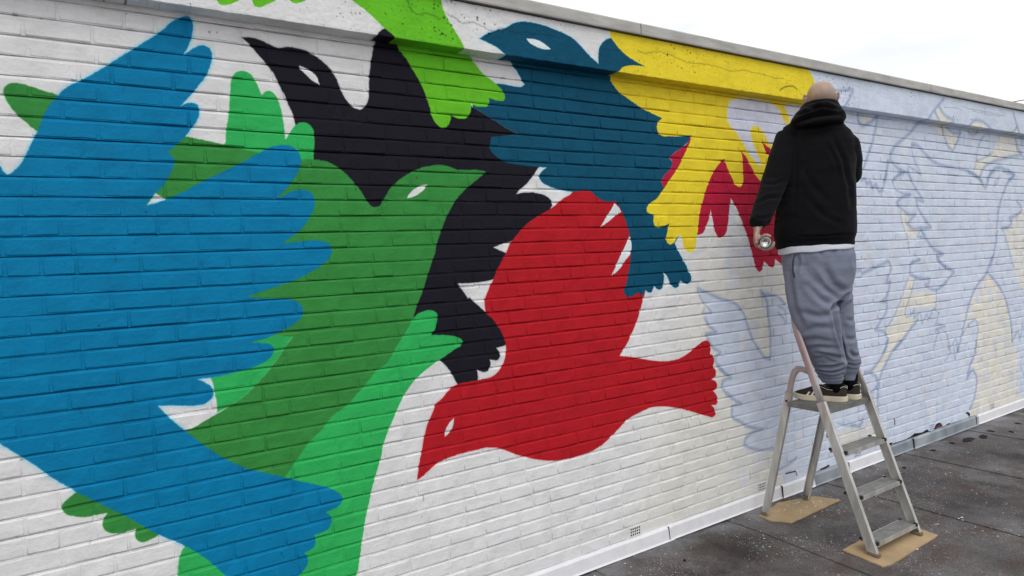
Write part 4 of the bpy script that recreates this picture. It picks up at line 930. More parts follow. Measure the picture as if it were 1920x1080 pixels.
# palm and wrist of the gripping hand
SH_L, EL_L, WR_L = Vector((3.600, -0.278, 2.332)), Vector((3.405, -0.300, 2.045)), G(0.135, -0.052, 0.088)
SH_R, EL_R, WR_R = Vector((3.778, -0.545, 2.245)), Vector((3.893, -0.492, 2.110)), Vector((4.03, -0.245, 2.215))
sk = MB()
# head
HC = Vector((3.742, -0.410, 2.572))
HL = (LAT*0.995+UP*-0.07).normalized(); HU = (UP+LAT*0.07).normalized(); HF = HU.cross(HL).normalized()
if HF.dot(FWD) < 0: HF = -HF
def H(l, f, u): return HC+HL*l+HF*f+HU*u
AX = (HL, HF, HU)
sk.ell(H(0, -0.012, 0.008), (0.080, 0.098, 0.085), AX, 28, 18)
sk.ell(H(0, 0.020, -0.030), (0.072, 0.075, 0.085), AX, 24, 16)
sk.ell(H(0, 0.050, -0.085), (0.052, 0.045, 0.045), AX)
sk.ell(H(0, 0.078, -0.110), (0.022, 0.018, 0.018), AX)          # chin
sk.ell(H(0, 0.088, 0.015), (0.055, 0.016, 0.014), AX)          # brow
sk.tube([H(0, 0.092, 0.005), H(0, 0.108, -0.025), H(0, 0.116, -0.042)], [0.008, 0.011, 0.014], 12)   # nose
for s in (-1, 1):
    sk.ell(H(s*0.012, 0.102, -0.046), (0.008, 0.009, 0.007), AX)
    sk.ell(H(s*0.045, 0.070, -0.030), (0.020, 0.020, 0.018), AX)      # cheek
    ea = (HL*0.95+HF*-0.3*s).normalized()
    # ear: helix, lobe, bowl
    eb = [H(s*0.078, 0.010, -0.035), H(s*0.086, 0.000, -0.012), H(s*0.093, -0.012, 0.012), H(s*0.094, -0.022, 0.020), H(s*0.096, -0.032, 0.010), H(s*0.095, -0.034, -0.008), H(s*0.088, -0.026, -0.030), H(s*0.082, -0.012, -0.046), H(s*0.078, -0.004, -0.048)]
    sk.tube(eb, [0.006, 0.006, 0.006, 0.006, 0.006, 0.006, 0.006, 0.007, 0.006], 10)
    sk.ell(H(s*0.080, -0.014, -0.012), (0.010, 0.020, 0.028), AX)
sk.tube([H(-0.020, 0.094, -0.072), H(0, 0.099, -0.070), H(0.020, 0.094, -0.072)], [0.005, 0.006, 0.005], 8)
sk.tube([H(-0.018, 0.091, -0.082), H(0, 0.096, -0.083), H(0.018, 0.091, -0.082)], [0.005, 0.007, 0.005], 8)
sk.tube([H(0, -0.045, -0.075)+UP*0.03, H(0, -0.045, -0.075), Vector((3.715, -0.430, 2.43)), Vector((3.70, -0.425, 2.34))], [0.058, 0.062, 0.066, 0.085], 20)
# trunk and limbs under the clothes
sk.loft([(3.605, -0.445, 1.45, 0.15, 0.11), (3.606, -0.44, 1.60, 0.165, 0.125), (3.61, -0.43, 1.78, 0.17, 0.13), (3.64, -0.42, 1.98, 0.17, 0.12), (3.68, -0.42, 2.18, 0.175, 0.115), (3.70, -0.42, 2.30, 0.165, 0.10), (3.70, -0.42, 2.37, 0.10, 0.075)], LAT, 24)
sk.tube([SH_L, (SH_L+EL_L)/2, EL_L, (EL_L*0.45+WR_L*0.55), WR_L], [0.052, 0.047, 0.040, 0.036, 0.027], 16)
sk.tube([SH_R, (SH_R+EL_R)/2, EL_R, (EL_R*0.45+WR_R*0.55), WR_R], [0.052, 0.047, 0.040, 0.036, 0.027], 16)
ANK = [Vector((3.6565, -0.508, 0.842)), Vector((3.763, -0.527, 0.842))]
sk.tube([(3.55, -0.43, 1.50), (3.535, -0.46, 1.25), (3.575, -0.487, 1.08), (3.640, -0.500, 0.95), ANK[0]], [0.085, 0.075, 0.056, 0.038, 0.026], 18)
sk.tube([(3.70, -0.47, 1.50), (3.715, -0.495, 1.25), (3.738, -0.515, 1.08), (3.752, -0.52, 0.95), ANK[1]], [0.080, 0.062, 0.050, 0.036, 0.026], 18)
# left hand closed round the can
sk.tube([WR_L+(EL_L-WR_L)*0.1, WR_L, G(0.112, -0.054, 0.045)], [(0.026, 0.022), (0.027, 0.020), (0.036, 0.015)], 16, FWD)
sk.tube([G(0.112, -0.054, 0.050), G(0.098, -0.056, 0.020), G(0.088, -0.052, -0.014)], [(0.034, 0.015), (0.042, 0.015), (0.042, 0.012)], 18, FWD)
rad = 0.0275
for i, (a0, ln, fr) in enumerate(((0.048, 0.94, 0.0098), (0.071, 1.0, 0.0102), (0.094, 0.95, 0.0098), (0.116, 0.80, 0.0088))):
    P = []
    for t in range(8):
        th = R(205+ln*150*t/7); rr = rad+0.0095+(0.008 if t == 0 else 0.0)
        P.append(G(a0-0.004*t/7, rr*math.cos(th), rr*math.sin(th)))
    sk.tube(P, [fr*1.12, fr*1.05, fr*1.1, fr, fr*1.03, fr*0.95, fr*0.9, fr*0.7], 10)
    sk.ell(P[-1], (fr*0.75,)*3)
TH = [G(0.108, -0.048, 0.040)]+[G(0.085-0.008*t, (rad+0.011)*math.cos(R(142-20*t)), (rad+0.011)*math.sin(R(142-20*t))) for t in range(5)]
sk.tube(TH, [0.014, 0.013, 0.012, 0.0125, 0.011, 0.008], 10); sk.ell(TH[-1], (0.009,)*3)
# right hand, half open, close to the wall
hd = (Vector((0.02, 0.17, 0.05))).normalized(); hn = Vector((0.95, -0.1, 0)).normalized(); hw = hd.cross(hn).normalized()
sk.tube([WR_R-hd*0.02, WR_R+hd*0.02, WR_R+hd*0.06, WR_R+hd*0.095], [(0.024, 0.019), (0.034, 0.015), (0.042, 0.014), (0.040, 0.011)], 16, hw)
for i, ln in enumerate((0.072, 0.082, 0.077, 0.060)):
    b = WR_R+hd*0.090+hw*(0.031-0.0205*i)
    c1, c2, c3 = b+hd*ln*0.45-hn*0.006, b+hd*ln*0.78-hn*0.020, b+hd*ln*0.95-hn*0.036
    sk.tube([b, c1, c2, c3], [0.0095, 0.009, 0.0083, 0.0068], 10); sk.ell(c3, (0.0068,)*3)
tb = WR_R+hd*0.025+hw*0.03
sk.tube([tb, tb+hd*0.03+hw*0.025-hn*0.008, tb+hd*0.058+hw*0.034-hn*0.018], [0.013, 0.011, 0.008], 10)
M_SKIN, n_, l_, b_ = new_mat('skin')
nz = n_.new('ShaderNodeTexNoise'); nz.inputs['Scale'].default_value = 22; nz.inputs['Detail'].default_value = 5
tc = n_.new('ShaderNodeTexCoord'); l_.new(tc.outputs['Object'], nz.inputs['Vector'])
cr = n_.new('ShaderNodeValToRGB'); cr.color_ramp.elements[0].color = (0.34, 0.225, 0.175, 1); cr.color_ramp.elements[1].color = (0.41, 0.305, 0.25, 1)
cr.color_ramp.elements[0].position = 0.3; cr.color_ramp.elements[1].position = 0.7
l_.new(nz.outputs['Fac'], cr.inputs[0]); l_.new(cr.outputs[0], b_.inputs['Base Color']); b_.inputs['Roughness'].default_value = 0.48
b_.inputs['Subsurface Weight'].default_value = 0.08; b_.inputs['Subsurface Radius'].default_value = (0.01, 0.004, 0.002)
b_.inputs['Specular IOR Level'].default_value = 0.4
nb = n_.new('ShaderNodeTexNoise'); nb.inputs['Scale'].default_value = 260; nb.inputs['Detail'].default_value = 3; l_.new(tc.outputs['Object'], nb.inputs['Vector'])
bb = n_.new('ShaderNodeBump'); bb.inputs['Strength'].default_value = 0.2; bb.inputs['Distance'].default_value = 0.001; l_.new(nb.outputs['Fac'], bb.inputs['Height']); l_.new(bb.outputs[0], b_.inputs['Normal'])
body = mob(fuse(sk, 0.0042, 3), 'body', M_SKIN)
for s in (-1, 1):
    e = MB().ell(H(s*0.031, 0.080, -0.006), (0.0125,)*3, AX).me('eye', True)
    mob(e, 'eye', basic('eye_white', (0.6, 0.58, 0.55), 0.25))
# --- cloth folds
def pl(pts): return [np.array(p, 'f') for p in pts]
def fold(me, strokes, wob=0, wscale=(8, 8, 8), ridged=0.0, seed=0.0):
    """sink seams along strokes given on the back of the figure (distance along LAT, height); waviness elsewhere"""
    v = getv(me); nn = getn(me); s = v@np.array(LAT); z = v[:, 2]; face = np.clip(-(nn@np.array(FWD))*1.5+0.25, 0, 1)
    d = np.zeros(len(v), 'f')
    for pts, w, dep in strokes:
        best = np.full(len(v), 9.0, 'f'); P_ = pl(pts); tot = len(P_)-1; fade = np.zeros(len(v), 'f')
        for i in range(tot):
            a, b = P_[i], P_[i+1]; e = b-a; L = float(e@e)
            t = np.clip(((s-a[0])*e[0]+(z-a[1])*e[1])/L, 0, 1)
            q = np.hypot(s-a[0]-t*e[0], z-a[1]-t*e[1]); k = q < best
            best[k] = q[k]; fade[k] = ((i+t)/tot)[k]
        f = np.clip(np.sin(np.clip(fade*0.9+0.05, 0.02, 0.98)*math.pi), 0.0, 1)**0.6
        d += face*f*dep*(-np.exp(-(best/w)**2)+0.55*np.exp(-((best-2.0*w)/(1.1*w))**2))
    if wob:
        for i in range(len(v)):
            p = v[i]; q = Vector((p[0]*wscale[0]+seed, p[1]*wscale[1], p[2]*wscale[2]))
            n1 = noise.noise(q); n2 = noise.noise(q*2.3)
            d[i] += wob*((1-ridged)*(n1+0.5*n2)+ridged*(0.5-abs(n1)*2+0.4*(0.5-abs(n2)*2)))
    setv(me, v+nn*d[:, None])
# --- hoodie
hb = MB()
hb.loft([(3.600,-0.428,1.672,0.205,0.150),(3.600,-0.428,1.690,0.214,0.160),(3.602,-0.428,1.712,0.212,0.160),(3.603,-0.428,1.728,0.216,0.168),(3.605,-0.429,1.752,0.223,0.175),(3.612,-0.427,1.80,0.223,0.174),(3.624,-0.424,1.878,0.218,0.170),(3.653,-0.422,2.036,0.206,0.160),(3.680,-0.420,2.195,0.200,0.150),(3.690,-0.422,2.290,0.192,0.135),(3.697,-0.423,2.350,0.165,0.115),(3.700,-0.423,2.392,0.128,0.100),(3.725,-0.418,2.430,0.094,0.085)], LAT, 40)
hb.tube([SH_L+Vector((0.03, -0.06, 0.01)), SH_L, SH_L*0.55+EL_L*0.45, EL_L, EL_L*0.6+WR_L*0.4, EL_L*0.2+WR_L*0.8, WR_L+UP*0.022, WR_L+UP*0.006], [0.075, 0.082, 0.078, 0.072, 0.065, 0.056, 0.043, 0.036], 22)
hb.tube([SH_R+Vector((-0.03, 0.05, 0.01)), SH_R, SH_R*0.5+EL_R*0.5, EL_R, EL_R*0.5+WR_R*0.5, WR_R-hd*0.02, WR_R-hd*0.005], [0.075, 0.076, 0.072, 0.066, 0.056, 0.043, 0.036], 22)
# hood lying on the shoulders
hb.loft([(3.672,-0.432,2.372,0.100,0.09),(3.667,-0.432,2.395,0.134,0.120),(3.669,-0.430,2.422,0.152,0.134),(3.673,-0.430,2.448,0.147,0.130),(3.681,-0.430,2.480,0.127,0.120),(3.690,-0.430,2.505,0.108,0.113),(3.700,-0.430,2.522,0.086,0.100)], LAT, 36, 2.1)
hb.tube([Vector((3.69, -0.43, 2.515))+LAT*(0.092*math.cos(a))+FWD*(0.088*math.sin(a))+UP*(-0.020*math.cos(a*1.0)*0+0.018*math.sin(a+math.pi)-0.012) for a in [2*math.pi*i/18 for i in range(19)]], 0.017, 10)
for a_, b_2 in ((Vector((3.715, -0.42, 2.40)), SH_L+UP*0.005), (Vector((3.715, -0.42, 2.40)), SH_R+UP*0.0)):
    k_ = 1.14 if b_2.x < 3.7 else 0.98
    hb.tube([a_, a_.lerp(b_2, 0.5)+UP*0.004, b_2], [0.075*k_, 0.080*k_, 0.078], 20)
hm = fuse(hb, 0.0065, 3)
fold(hm, [([(2.213,2.459),(2.29,2.467),(2.354,2.485),(2.386,2.465)], 0.010, 0.022), ([(2.192,2.410),(2.303,2.432),(2.427,2.430)], 0.011, 0.024), ([(2.26,2.49),(2.33,2.475),(2.42,2.455)], 0.009, 0.016), ([(2.20,2.385),(2.30,2.372),(2.42,2.385)], 0.012, 0.022),
    ([(2.382,2.307),(2.434,2.167),(2.463,2.013),(2.471,1.891)], 0.012, 0.009), ([(2.36,2.26),(2.40,2.15),(2.42,2.05)], 0.010, 0.005), ([(2.19,2.348),(2.197,2.18),(2.185,2.0),(2.17,1.85)], 0.010, 0.010),
    ([(2.001,1.946),(2.043,1.968),(2.12,1.977)], 0.010, 0.009), ([(2.02,2.06),(2.07,2.05),(2.15,2.08)], 0.010, 0.007), ([(1.98,1.86),(2.02,1.85),(2.08,1.87)], 0.008, 0.007),
    ([(2.19,1.745),(2.30,1.738),(2.47,1.742)], 0.005, 0.006), ([(2.25,1.95),(2.33,1.85),(2.42,1.80)], 0.014, 0.006), ([(2.22,2.15),(2.28,2.02),(2.36,1.93)], 0.016, 0.005)], 0.006, (5, 5, 7), 0.5, 3.0)
def fabric(name, c, rough, fine, sheen, var=0.08):
    m, n, l, b = new_mat(name)
    tc = n.new('ShaderNodeTexCoord')
    a = n.new('ShaderNodeTexNoise'); a.inputs['Scale'].default_value = fine; a.inputs['Detail'].default_value = 4; l.new(tc.outputs['Object'], a.inputs['Vector'])
    mp = n.new('ShaderNodeMapping'); mp.inputs['Scale'].default_value = (1, 1, 2.5); l.new(tc.outputs['Object'], mp.inputs[0])
    c2 = n.new('ShaderNodeTexNoise'); c2.inputs['Scale'].default_value = 9; c2.inputs['Detail'].default_value = 5; l.new(mp.outputs[0], c2.inputs['Vector'])
    ad = n.new('ShaderNodeMath'); ad.operation = 'MULTIPLY'; l.new(a.outputs['Fac'], ad.inputs[0]); l.new(c2.outputs['Fac'], ad.inputs[1])
    mr = n.new('ShaderNodeMapRange'); mr.inputs[1].default_value = 0.12; mr.inputs[2].default_value = 0.40; mr.inputs[3].default_value = 1-var; mr.inputs[4].default_value = 1+var; l.new(ad.outputs[0], mr.inputs[0])
    sc = n.new('ShaderNodeVectorMath'); sc.operation = 'SCALE'; sc.inputs[0].default_value = c; l.new(mr.outputs[0], sc.inputs['Scale']); l.new(sc.outputs[0], b.inputs['Base Color'])
    b.inputs['Roughness'].default_value = rough; b.inputs['Specular IOR Level'].default_value = 0.06; b.inputs['Sheen Weight'].default_value = sheen; b.inputs['Sheen Roughness'].default_value = 0.5
    bp = n.new('ShaderNodeBump'); bp.inputs['Strength'].default_value = 0.35; bp.inputs['Distance'].default_value = 0.0015; l.new(a.outputs['Fac'], bp.inputs['Height'])
    b2 = n.new('ShaderNodeBump'); b2.inputs['Strength'].default_value = 0.3; b2.inputs['Distance'].default_value = 0.01; l.new(c2.outputs['Fac'], b2.inputs['Height']); l.new(bp.outputs[0], b2.inputs['Normal']); l.new(b2.outputs[0], b.inputs['Normal'])
    return m
hood = mob(hm, 'hoodie', fabric('black_fleece', (0.0056, 0.0057, 0.0076), 0.9, 500, 0.04, 0.25))
# --- trousers
tr = MB()
tr.loft([(3.607,-0.444,1.700,0.165,0.130),(3.607,-0.444,1.675,0.188,0.150),(3.605,-0.447,1.625,0.199,0.162),(3.605,-0.451,1.546,0.197,0.165),(3.599,-0.452,1.468,0.183,0.158),(3.596,-0.454,1.405,0.165,0.135),(3.60,-0.456,1.360,0.130,0.110)], LAT, 34)
tr.loft([(3.545,-0.419,1.565,0.128,0.128),(3.530,-0.436,1.424,0.130,0.130),(3.522,-0.458,1.332,0.131,0.118),(3.521,-0.474,1.254,0.126,0.106),(3.533,-0.485,1.161,0.117,0.096),(3.562,-0.493,1.080,0.107,0.087),(3.600,-0.496,1.013,0.096,0.079),(3.616,-0.494,0.985,0.094,0.078),(3.620,-0.493,0.966,0.082,0.070),(3.626,-0.490,0.945,0.084,0.070),(3.632,-0.489,0.922,0.070,0.058),(3.634,-0.489,0.905,0.071,0.058),(3.638,-0.490,0.892,0.062,0.053),(3.642,-0.492,0.874,0.056,0.050)], LAT, 30)
tr.loft([(3.705,-0.468,1.556,0.112,0.128),(3.705,-0.478,1.414,0.098,0.120),(3.709,-0.494,1.319,0.086,0.108),(3.716,-0.502,1.239,0.079,0.098),(3.728,-0.512,1.143,0.071,0.088),(3.738,-0.521,1.063,0.066,0.080),(3.757,-0.525,1.005,0.066,0.076),(3.764,-0.525,0.980,0.066,0.076),(3.762,-0.523,0.958,0.055,0.062),(3.762,-0.522,0.938,0.057,0.064),(3.758,-0.520,0.918,0.048,0.052),(3.756,-0.520,0.897,0.046,0.048),(3.756,-0.520,0.879,0.044,0.046)], LAT, 26)
tm = fuse(tr, 0.0062, 3)
fold(tm, [([(2.352,1.318),(2.376,1.342),(2.427,1.388),(2.462,1.402)], 0.011, 0.030), ([(2.362,1.334),(2.371,1.257),(2.386,1.165),(2.406,1.087),(2.415,1.015)], 0.009, 0.022),
    ([(2.379,1.332),(2.303,1.382),(2.236,1.462)], 0.016, 0.014), ([(2.373,1.302),(2.287,1.285),(2.191,1.312)], 0.016, 0.010), ([(2.428,1.406),(2.36,1.47),(2.322,1.564)], 0.018, 0.013), ([(2.40,1.385),(2.31,1.44),(2.22,1.56)], 0.020, 0.010),
    ([(2.415,1.035),(2.35,1.051),(2.267,1.073)], 0.010, 0.012), ([(2.400,1.000),(2.34,0.990),(2.262,0.985)], 0.007, 0.022), ([(2.405,0.968),(2.345,0.958),(2.262,0.962)], 0.006, 0.020), ([(2.40,0.938),(2.345,0.930),(2.275,0.940)], 0.006, 0.016),
    ([(2.187,1.145),(2.27,1.155),(2.352,1.136)], 0.014, 0.009), ([(2.20,1.20),(2.28,1.225),(2.36,1.215)], 0.014, 0.007), ([(2.22,1.09),(2.29,1.110),(2.38,1.10)], 0.012, 0.008), ([(2.25,1.03),(2.30,1.045),(2.36,1.02)], 0.010, 0.009),
    ([(2.136,1.553),(2.147,1.436),(2.164,1.329),(2.203,1.235)], 0.014, 0.014), ([(2.445,1.060),(2.465,1.033),(2.51,1.030)], 0.010, 0.014), ([(2.43,0.985),(2.47,0.975),(2.50,0.98)], 0.007, 0.013), ([(2.43,1.25),(2.46,1.24),(2.49,1.26)], 0.012, 0.008), ([(2.42,1.14),(2.46,1.13),(2.49,1.15)], 0.012, 0.007),
    ([(2.18,1.66),(2.19,1.60),(2.172,1.53)], 0.010, 0.008), ([(2.485,1.66),(2.478,1.60),(2.49,1.53)], 0.010, 0.008), ([(2.30,1.68),(2.31,1.62)], 0.012, 0.006), ([(2.38,1.68),(2.37,1.62)], 0.012, 0.006), ([(2.405,0.914),(2.35,0.906),(2.28,0.914)], 0.006, 0.010)], 0.0036, (4, 4, 6), 0.5, 11.0)
M_JOG = fabric('grey_marl_jersey', (0.182, 0.205, 0.272), 0.9, 420, 0.12, 0.16)
jog = mob(tm, 'sweatpants', M_JOG)
# pocket openings
M_SEAM = fabric('dark_seam', (0.05, 0.055, 0.075), 0.9, 420, 0.0)
def pocket(pts, r=0.0035):
    v = getv(tm); s = v@np.array(LAT); P = []
    for a, z in pts:
        q = np.hypot(s-a, v[:, 2]-z)+0.6*np.clip(v@np.array(FWD)-(Vector((3.6, -0.45, 0)).dot(FWD)), -1, 1)
        i = int(np.argmin(q)); P.append(Vector(v[i].tolist())-FWD*0.002-LAT*0.002)
    return MB().tube(P, 0.0045, 8).me('pocket_edge', True)
mob(pocket([(2.172, 1.640), (2.160, 1.595), (2.156, 1.550), (2.165, 1.510)]), 'pocket_edge', M_SEAM)
# --- T-shirt hem showing below the hoodie
sh = MB(); sh.loft([(3.604,-0.436,1.655,0.206,0.171),(3.604,-0.434,1.670,0.208,0.168),(3.602,-0.430,1.700,0.200,0.155)], LAT, 40)
sm = fuse(sh, 0.006, 2); v = getv(sm); s_ = v@np.array(LAT)
v[:, 2] += np.where(v[:, 2] < 1.672, 0.020*(s_-2.10)/0.4-0.012+0.003*np.sin(s_*38), 0); setv(sm, v)
mob(sm, 'tshirt_hem', fabric('pale_cotton', (0.55, 0.58, 0.66), 0.85, 300, 0.1))
# --- shoes
M_SUEDE = basic('dark_suede', (0.026, 0.019, 0.015), 0.85, 0, 0.3, 60, 0.3, 300)
M_SOLE = basic('cream_rubber', (0.60, 0.54, 0.42), 0.6, 0, 0.06, 20)
M_STRIPE = basic('off_white_leather', (0.62, 0.60, 0.54), 0.55, 0, 0.06, 30)
M_SOCK = fabric('black_sock', (0.006, 0.006, 0.008), 0.95, 600, 0.0)
def shoe(heel, d, s):
    """s: +1 when the outer side of the shoe is at its left"""
    d = Vector(d).normalized(); w = Vector((-d.y, d.x, 0))*s          # w = outer side
    H0 = Vector((heel[0], heel[1], PZ+0.0018))
    def S(a, l, z): return H0+d*a+w*l+UP*z
    def outline(e=0.0):
        pts = [(0.0, 0.0), (0.004, 0.020), (0.018, 0.033), (0.05, 0.038), (0.10, 0.037), (0.15, 0.041), (0.20, 0.048), (0.235, 0.048), (0.265, 0.040), (0.287, 0.026), (0.298, 0.008), (0.300, -0.006), (0.294, -0.024), (0.27, -0.038), (0.235, -0.044), (0.19, -0.040), (0.14, -0.032), (0.10, -0.030), (0.05, -0.034), (0.018, -0.031), (0.004, -0.018)]
        return pts
    O = [tuple(q) for q in curve(np.array(outline()), True, 3)]; n = len(O); V, F = [], []
    for z, g in ((0.0, 0.98), (0.004, 1.0), (0.029, 1.0), (0.032, 0.97)):
        for a, l in O:
            l *= 1.12
            V.append(S(0.15+(a-0.15)*g, l*g, z+max(0, a-0.24)*0.12))
    for r_ in range(3):
        for k in range(n):
            q = (k+1) % n; F.append((r_*n+k, r_*n+q, (r_+1)*n+q, (r_+1)*n+k))
    F.append(tuple(range(n))); F.append(tuple(3*n+k for k in range(n-1, -1, -1)))
    sole = mob(mesh('sole', V, F), 'sole', M_SOLE)
    # upper: sections across the shoe, low collar with a dip at the ankle
    secs = [(0.006, 0.022, 0.085), (0.022, 0.031, 0.088), (0.045, 0.034, 0.074), (0.075, 0.034, 0.064), (0.105, 0.034, 0.066), (0.130, 0.035, 0.078), (0.150, 0.036, 0.086), (0.175, 0.039, 0.078), (0.200, 0.042, 0.068), (0.225, 0.043, 0.058), (0.250, 0.040, 0.050), (0.272, 0.032, 0.043), (0.290, 0.018, 0.035)]
    secs = [(a, hw_*1.12, top*1.07+0.003) for a, hw_, top in secs]
    V, F = [], []; m = 13
    for a, hw_, top in secs:
        for j in range(m):
            th = math.pi*j/(m-1); c = math.cos(th); q = math.sin(th)
            e = 2.6 if a < 0.14 else 2.1
            k = (abs(c)**e+abs(q)**e)**(-1/e)
            off_ = 0.003 if a > 0.14 else 0.002
            V.append(S(a, off_+hw_*c*k, 0.022+(top-0.022)*q*k))
    for i in range(len(secs)-1):
        for j in range(m-1): F.append((i*m+j, (i+1)*m+j, (i+1)*m+j+1, i*m+j+1))
    F.append(tuple(range(m))); F.append(tuple((len(secs)-1)*m+j for j in range(m-1, -1, -1)))
    me = mesh('shoe', V, F, True)
    up_ = mob(me, 'shoe', M_SUEDE); sb = up_.modifiers.new('s', 'SUBSURF'); sb.levels = 1; sb.render_levels = 2
    # collar piping
    rim = []
    for a, hw_, top in secs[:7]: rim.append(S(a, 0.002+hw_*0.80, 0.022+(top-0.022)*0.90))
    rim2 = []
    for a, hw_, top in secs[:7]: rim2.append(S(a, 0.002-hw_*0.80, 0.022+(top-0.022)*0.90))
    pc = MB().tube(rim[::-1]+[S(0.004, 0.002, 0.084)]+rim2, 0.0016, 8)
    mob(pc.me('collar_piping', True), 'collar_piping', M_STRIPE)
    # three bars on the outer side
    for q in range(3):
        a0 = 0.150+0.026*q
        def sd(a, z, o):
            for i in range(len(secs)-1):
                if secs[i][0] <= a <= secs[i+1][0]:
                    u = (a-secs[i][0])/(secs[i+1][0]-secs[i][0]); hw_ = secs[i][1]*(1-u)+secs[i+1][1]*u; tp = secs[i][2]*(1-u)+secs[i+1][2]*u
            e = 2.1; zz = min(0.98, (z-0.022)/(tp-0.022)); return S(a, 0.003+hw_*max(0, 1-zz**e)**(1/e)+o, z)
        P = [(a0+0.012-0.018*t/4, 0.025+(0.034-0.004*q)*t/4) for t in range(5)]
        V, F = [], []
        for a, z in P: V += [sd(a, z, 0.0012), sd(a+0.011, z, 0.0012), sd(a+0.011, z, -0.003), sd(a, z, -0.003)]
        for i in range(4):
            for k in range(4): F.append((i*4+k, i*4+(k+1) % 4, (i+1)*4+(k+1) % 4, (i+1)*4+k))
        F.append((0, 3, 2, 1)); F.append((16, 17, 18, 19))
        mob(mesh('side_stripe', V, F), 'side_stripe', M_STRIPE)
    # three-leaf mark on the heel tab
    lf = MB()
    for an, ln in ((0, 0.0058), (-50, 0.0052), (50, 0.0052)):
        dv = UP*math.cos(R(an))+w*math.sin(R(an)); c = S(0.0048, 0.002, 0.073)+dv*0.0045
        lf.ell(c-d*0.001, (ln, 0.0022, 0.0022), (dv, dv.cross(d), d), 10, 6)
    mob(lf.me('heel_mark', True), 'heel_mark', M_STRIPE)
    # laces
    for q in range(4):
        a = 0.165+0.016*q; tp = 0.083-0.0075*q+0.003
        mob(MB().tube([S(a, 0.022, tp-0.010), S(a+0.003, 0.008, tp), S(a+0.003, -0.006, tp), S(a, -0.018, tp-0.010)], 0.0026, 8).me('lace', True), 'lace', M_STRIPE)
    # sock
    ank = S(0.060, 0.002, 0.045); knee = S(0.058, 0.002, 0.165)
    mob(MB().tube([ank, (ank+knee)/2, knee], [0.034, 0.041, 0.044], 18).me('sock', True), 'sock', M_SOCK)
dS = (-0.425, 0.905, 0)
shoe((3.682, -0.562), dS, 1)
shoe((3.785, -0.583), (-0.36, 0.93, 0), -1)

# ------------------------------------------------------------------ spray can in his left hand
M_CAN = basic('can_steel', (0.62, 0.62, 0.62), 0.22, 1.0, 0.03, 10)
M_CANB = basic('can_print', (0.10, 0.10, 0.11), 0.35, 0.2, 0.1, 10)
can = thing('spray_can', 'spray paint can held level in the man\'s left hand, shiny steel bottom towards us', 'spray can', OC)
def cob(me, name, mat):
    o = link(name, me, mat, can); o.matrix_parent_inverse = Matrix.Translation(-OC); return o
def lathe(prof, n=36):
    V, F = [], []
    for a, r in prof:
        for j in range(n):
            t = 2*math.pi*j/n; V.append(OC+FWD*a+LAT*(r*math.cos(t))+UP*(r*math.sin(t)))
    for i in range(len(prof)-1):
        for j in range(n):
            k = (j+1) % n; F.append((i*n+j, i*n+k, (i+1)*n+k, (i+1)*n+j))
    return V, F
cob(mesh('can_body', *lathe([(0.006, 0.0262), (0.008, 0.0267), (0.150, 0.0267), (0.158, 0.025), (0.166, 0.020), (0.168, 0.012)]), True), 'can_body', M_CANB)
cob(mesh('can_bottom', *lathe([(0.014, 0.0002), (0.0135, 0.007), (0.0115, 0.014), (0.007, 0.020), (0.002, 0.0240), (-0.0005, 0.0252), (-0.001, 0.0262), (0.001, 0.0275), (0.005, 0.0277), (0.0075, 0.0269)]), True), 'can_bottom', M_CAN)
cob(mesh('spray_cap', *lathe([(0.168, 0.012), (0.170, 0.0085), (0.182, 0.0082), (0.183, 0.0075), (0.184, 0.0002)]), True), 'spray_cap', basic('white_cap', (0.7, 0.7, 0.68), 0.4))

# ------------------------------------------------------------------ dirt, flakes, wet patch, far wire
M_DIRT = basic('damp_dirt', (0.012, 0.010, 0.009), 0.9, 0, 0.5, 60, 0.6, 150)
def clod(x, y, rx, ry, seed, label, grp=None):
    V, F = [], []; n, mr_ = 18, 4
    V.append((0, 0, 0.006))
    for q in range(1, mr_+1):
        for j in range(n):
            a = 2*math.pi*j/n; k = q/mr_*(1+0.45*noise.noise(Vector((math.cos(a)*1.6, math.sin(a)*1.6, seed))))
            V.append((rx*k*math.cos(a), ry*k*math.sin(a), 0.0015+max(0, 0.006*(1-(q/mr_)**2)+0.004*noise.noise(Vector((a*3, q, seed)))) if q < mr_ else 0.0))
    for j in range(n): F.append((0, 1+j, 1+(j+1) % n))
    for q in range(mr_-1):
        for j in range(n): F.append((1+q*n+j, 1+(q+1)*n+j, 1+(q+1)*n+(j+1) % n, 1+q*n+(j+1) % n))
    o = link('dirt_clump', mesh('dirt_clump', V, F), M_DIRT, loc=(x, y, 0.0055)); o.rotation_euler = (0, 0, seed)
    tag(o, label, 'dirt', grp)
clod(6.107, -0.165, 0.105, 0.030, 0.1, 'largest black clump of dirt on the roofing in front of the grey flashing')
clod(6.297, -0.20, 0.06, 0.026, 0.2, 'black lumpy dirt just right of the largest clump on the roofing')
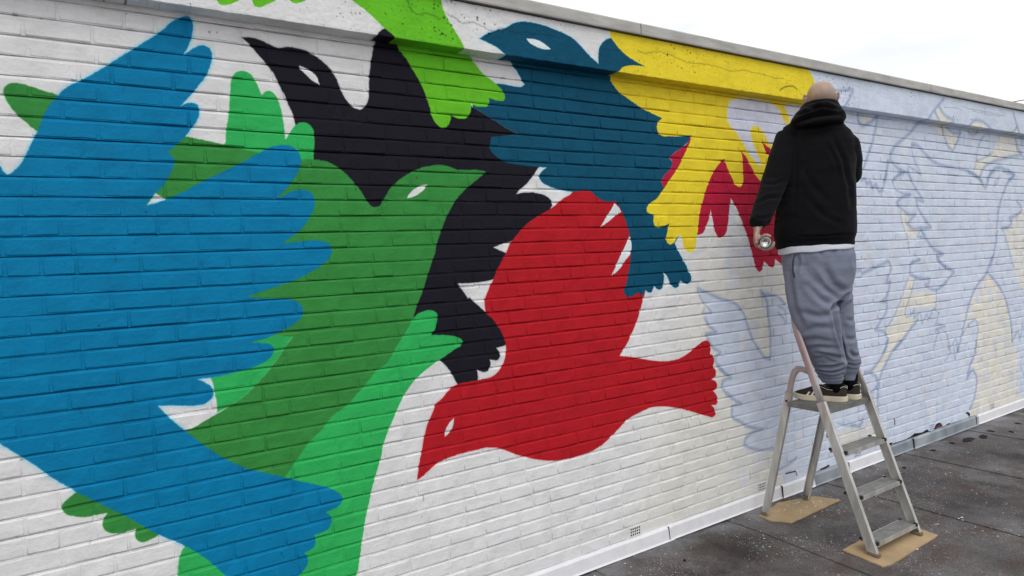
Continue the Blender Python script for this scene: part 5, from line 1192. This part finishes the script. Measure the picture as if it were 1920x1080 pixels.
for x, y, r1, r2, s in ((5.90, -0.13, 0.028, 0.020, 1), (6.50, -0.17, 0.032, 0.018, 2), (5.585, -0.13, 0.030, 0.014, 3), (6.60, -0.285, 0.030, 0.018, 4), (6.93, -0.215, 0.028, 0.016, 5), (5.0, -0.20, 0.018, 0.012, 6), (2.62, -0.24, 0.012, 0.010, 7)):
    clod(x, y, r1, r2, s, 'small black clump of dirt lying on the grey roofing', 'small clumps of dirt on the roofing')
M_FLAKE = basic('paint_flake', (0.66, 0.66, 0.67), 0.7)
V, F = [], []
for _ in range(420):
    x = nrng.uniform(1.6, 9.0); y = -0.03-1.5*nrng.rand()**2.2
    if noise.noise(Vector((x*1.5, y*2.5, 2))) < -0.12+0.3*nrng.rand(): continue
    r0 = 0.0014+0.0060*nrng.rand()**6; n = 6; o = len(V); a0 = nrng.rand()*6; st = 1+nrng.rand()*1.6
    for j in range(n):
        a = a0+2*math.pi*j/n; k = r0*(0.6+0.7*nrng.rand()); V.append((x+k*st*math.cos(a), y+k*math.sin(a), 0.0075))
    V.append((x, y, 0.0098))
    for j in range(n): F.append((o+j, o+(j+1) % n, o+n))
link('paint_flakes', mesh('paint_flakes', V, F), M_FLAKE, None, 'stuff')
V, F = [], []            # flakes and smears stuck on the rear board
for _ in range(46):
    x = nrng.uniform(3.45, 3.99); y = nrng.uniform(-0.27, -0.12)
    r0 = 0.002+0.005*nrng.rand()**3; n = 7; o = len(V)
    if nrng.rand() < 0.5: y = nrng.uniform(-0.17, -0.12)
    for j in range(n):
        a = 2*math.pi*j/n; k = r0*(0.6+0.7*nrng.rand()); V.append((x-b1.location.x+k*1.7*math.cos(a), y-b1.location.y+k*math.sin(a), 0.0148))
    V.append((x-b1.location.x, y-b1.location.y, 0.0160))
    for j in range(n): F.append((o+j, o+(j+1) % n, o+n))
link('paint_splashes', mesh('paint_splashes', V, F), M_FLAKE, b1, 'stuff')
# distant power line beyond the building, with its poles
M_POLE = basic('pole_wood', (0.12, 0.11, 0.10), 0.8)
pA, pB = Vector((49.60, 18.31, 10.36)), Vector((88.46, 12.89, 17.03))
cab = [pA.lerp(pB, t/24)-UP*(0.15*(1-(2*t/24-1)**2)) for t in range(25)]
o = MB().tube([p-pA for p in cab], 0.035, 6).obj('overhead_cable', M_POLE); o.location = pA
tag(o, 'thin dark overhead cable against the sky above the far right end of the wall', 'cable')
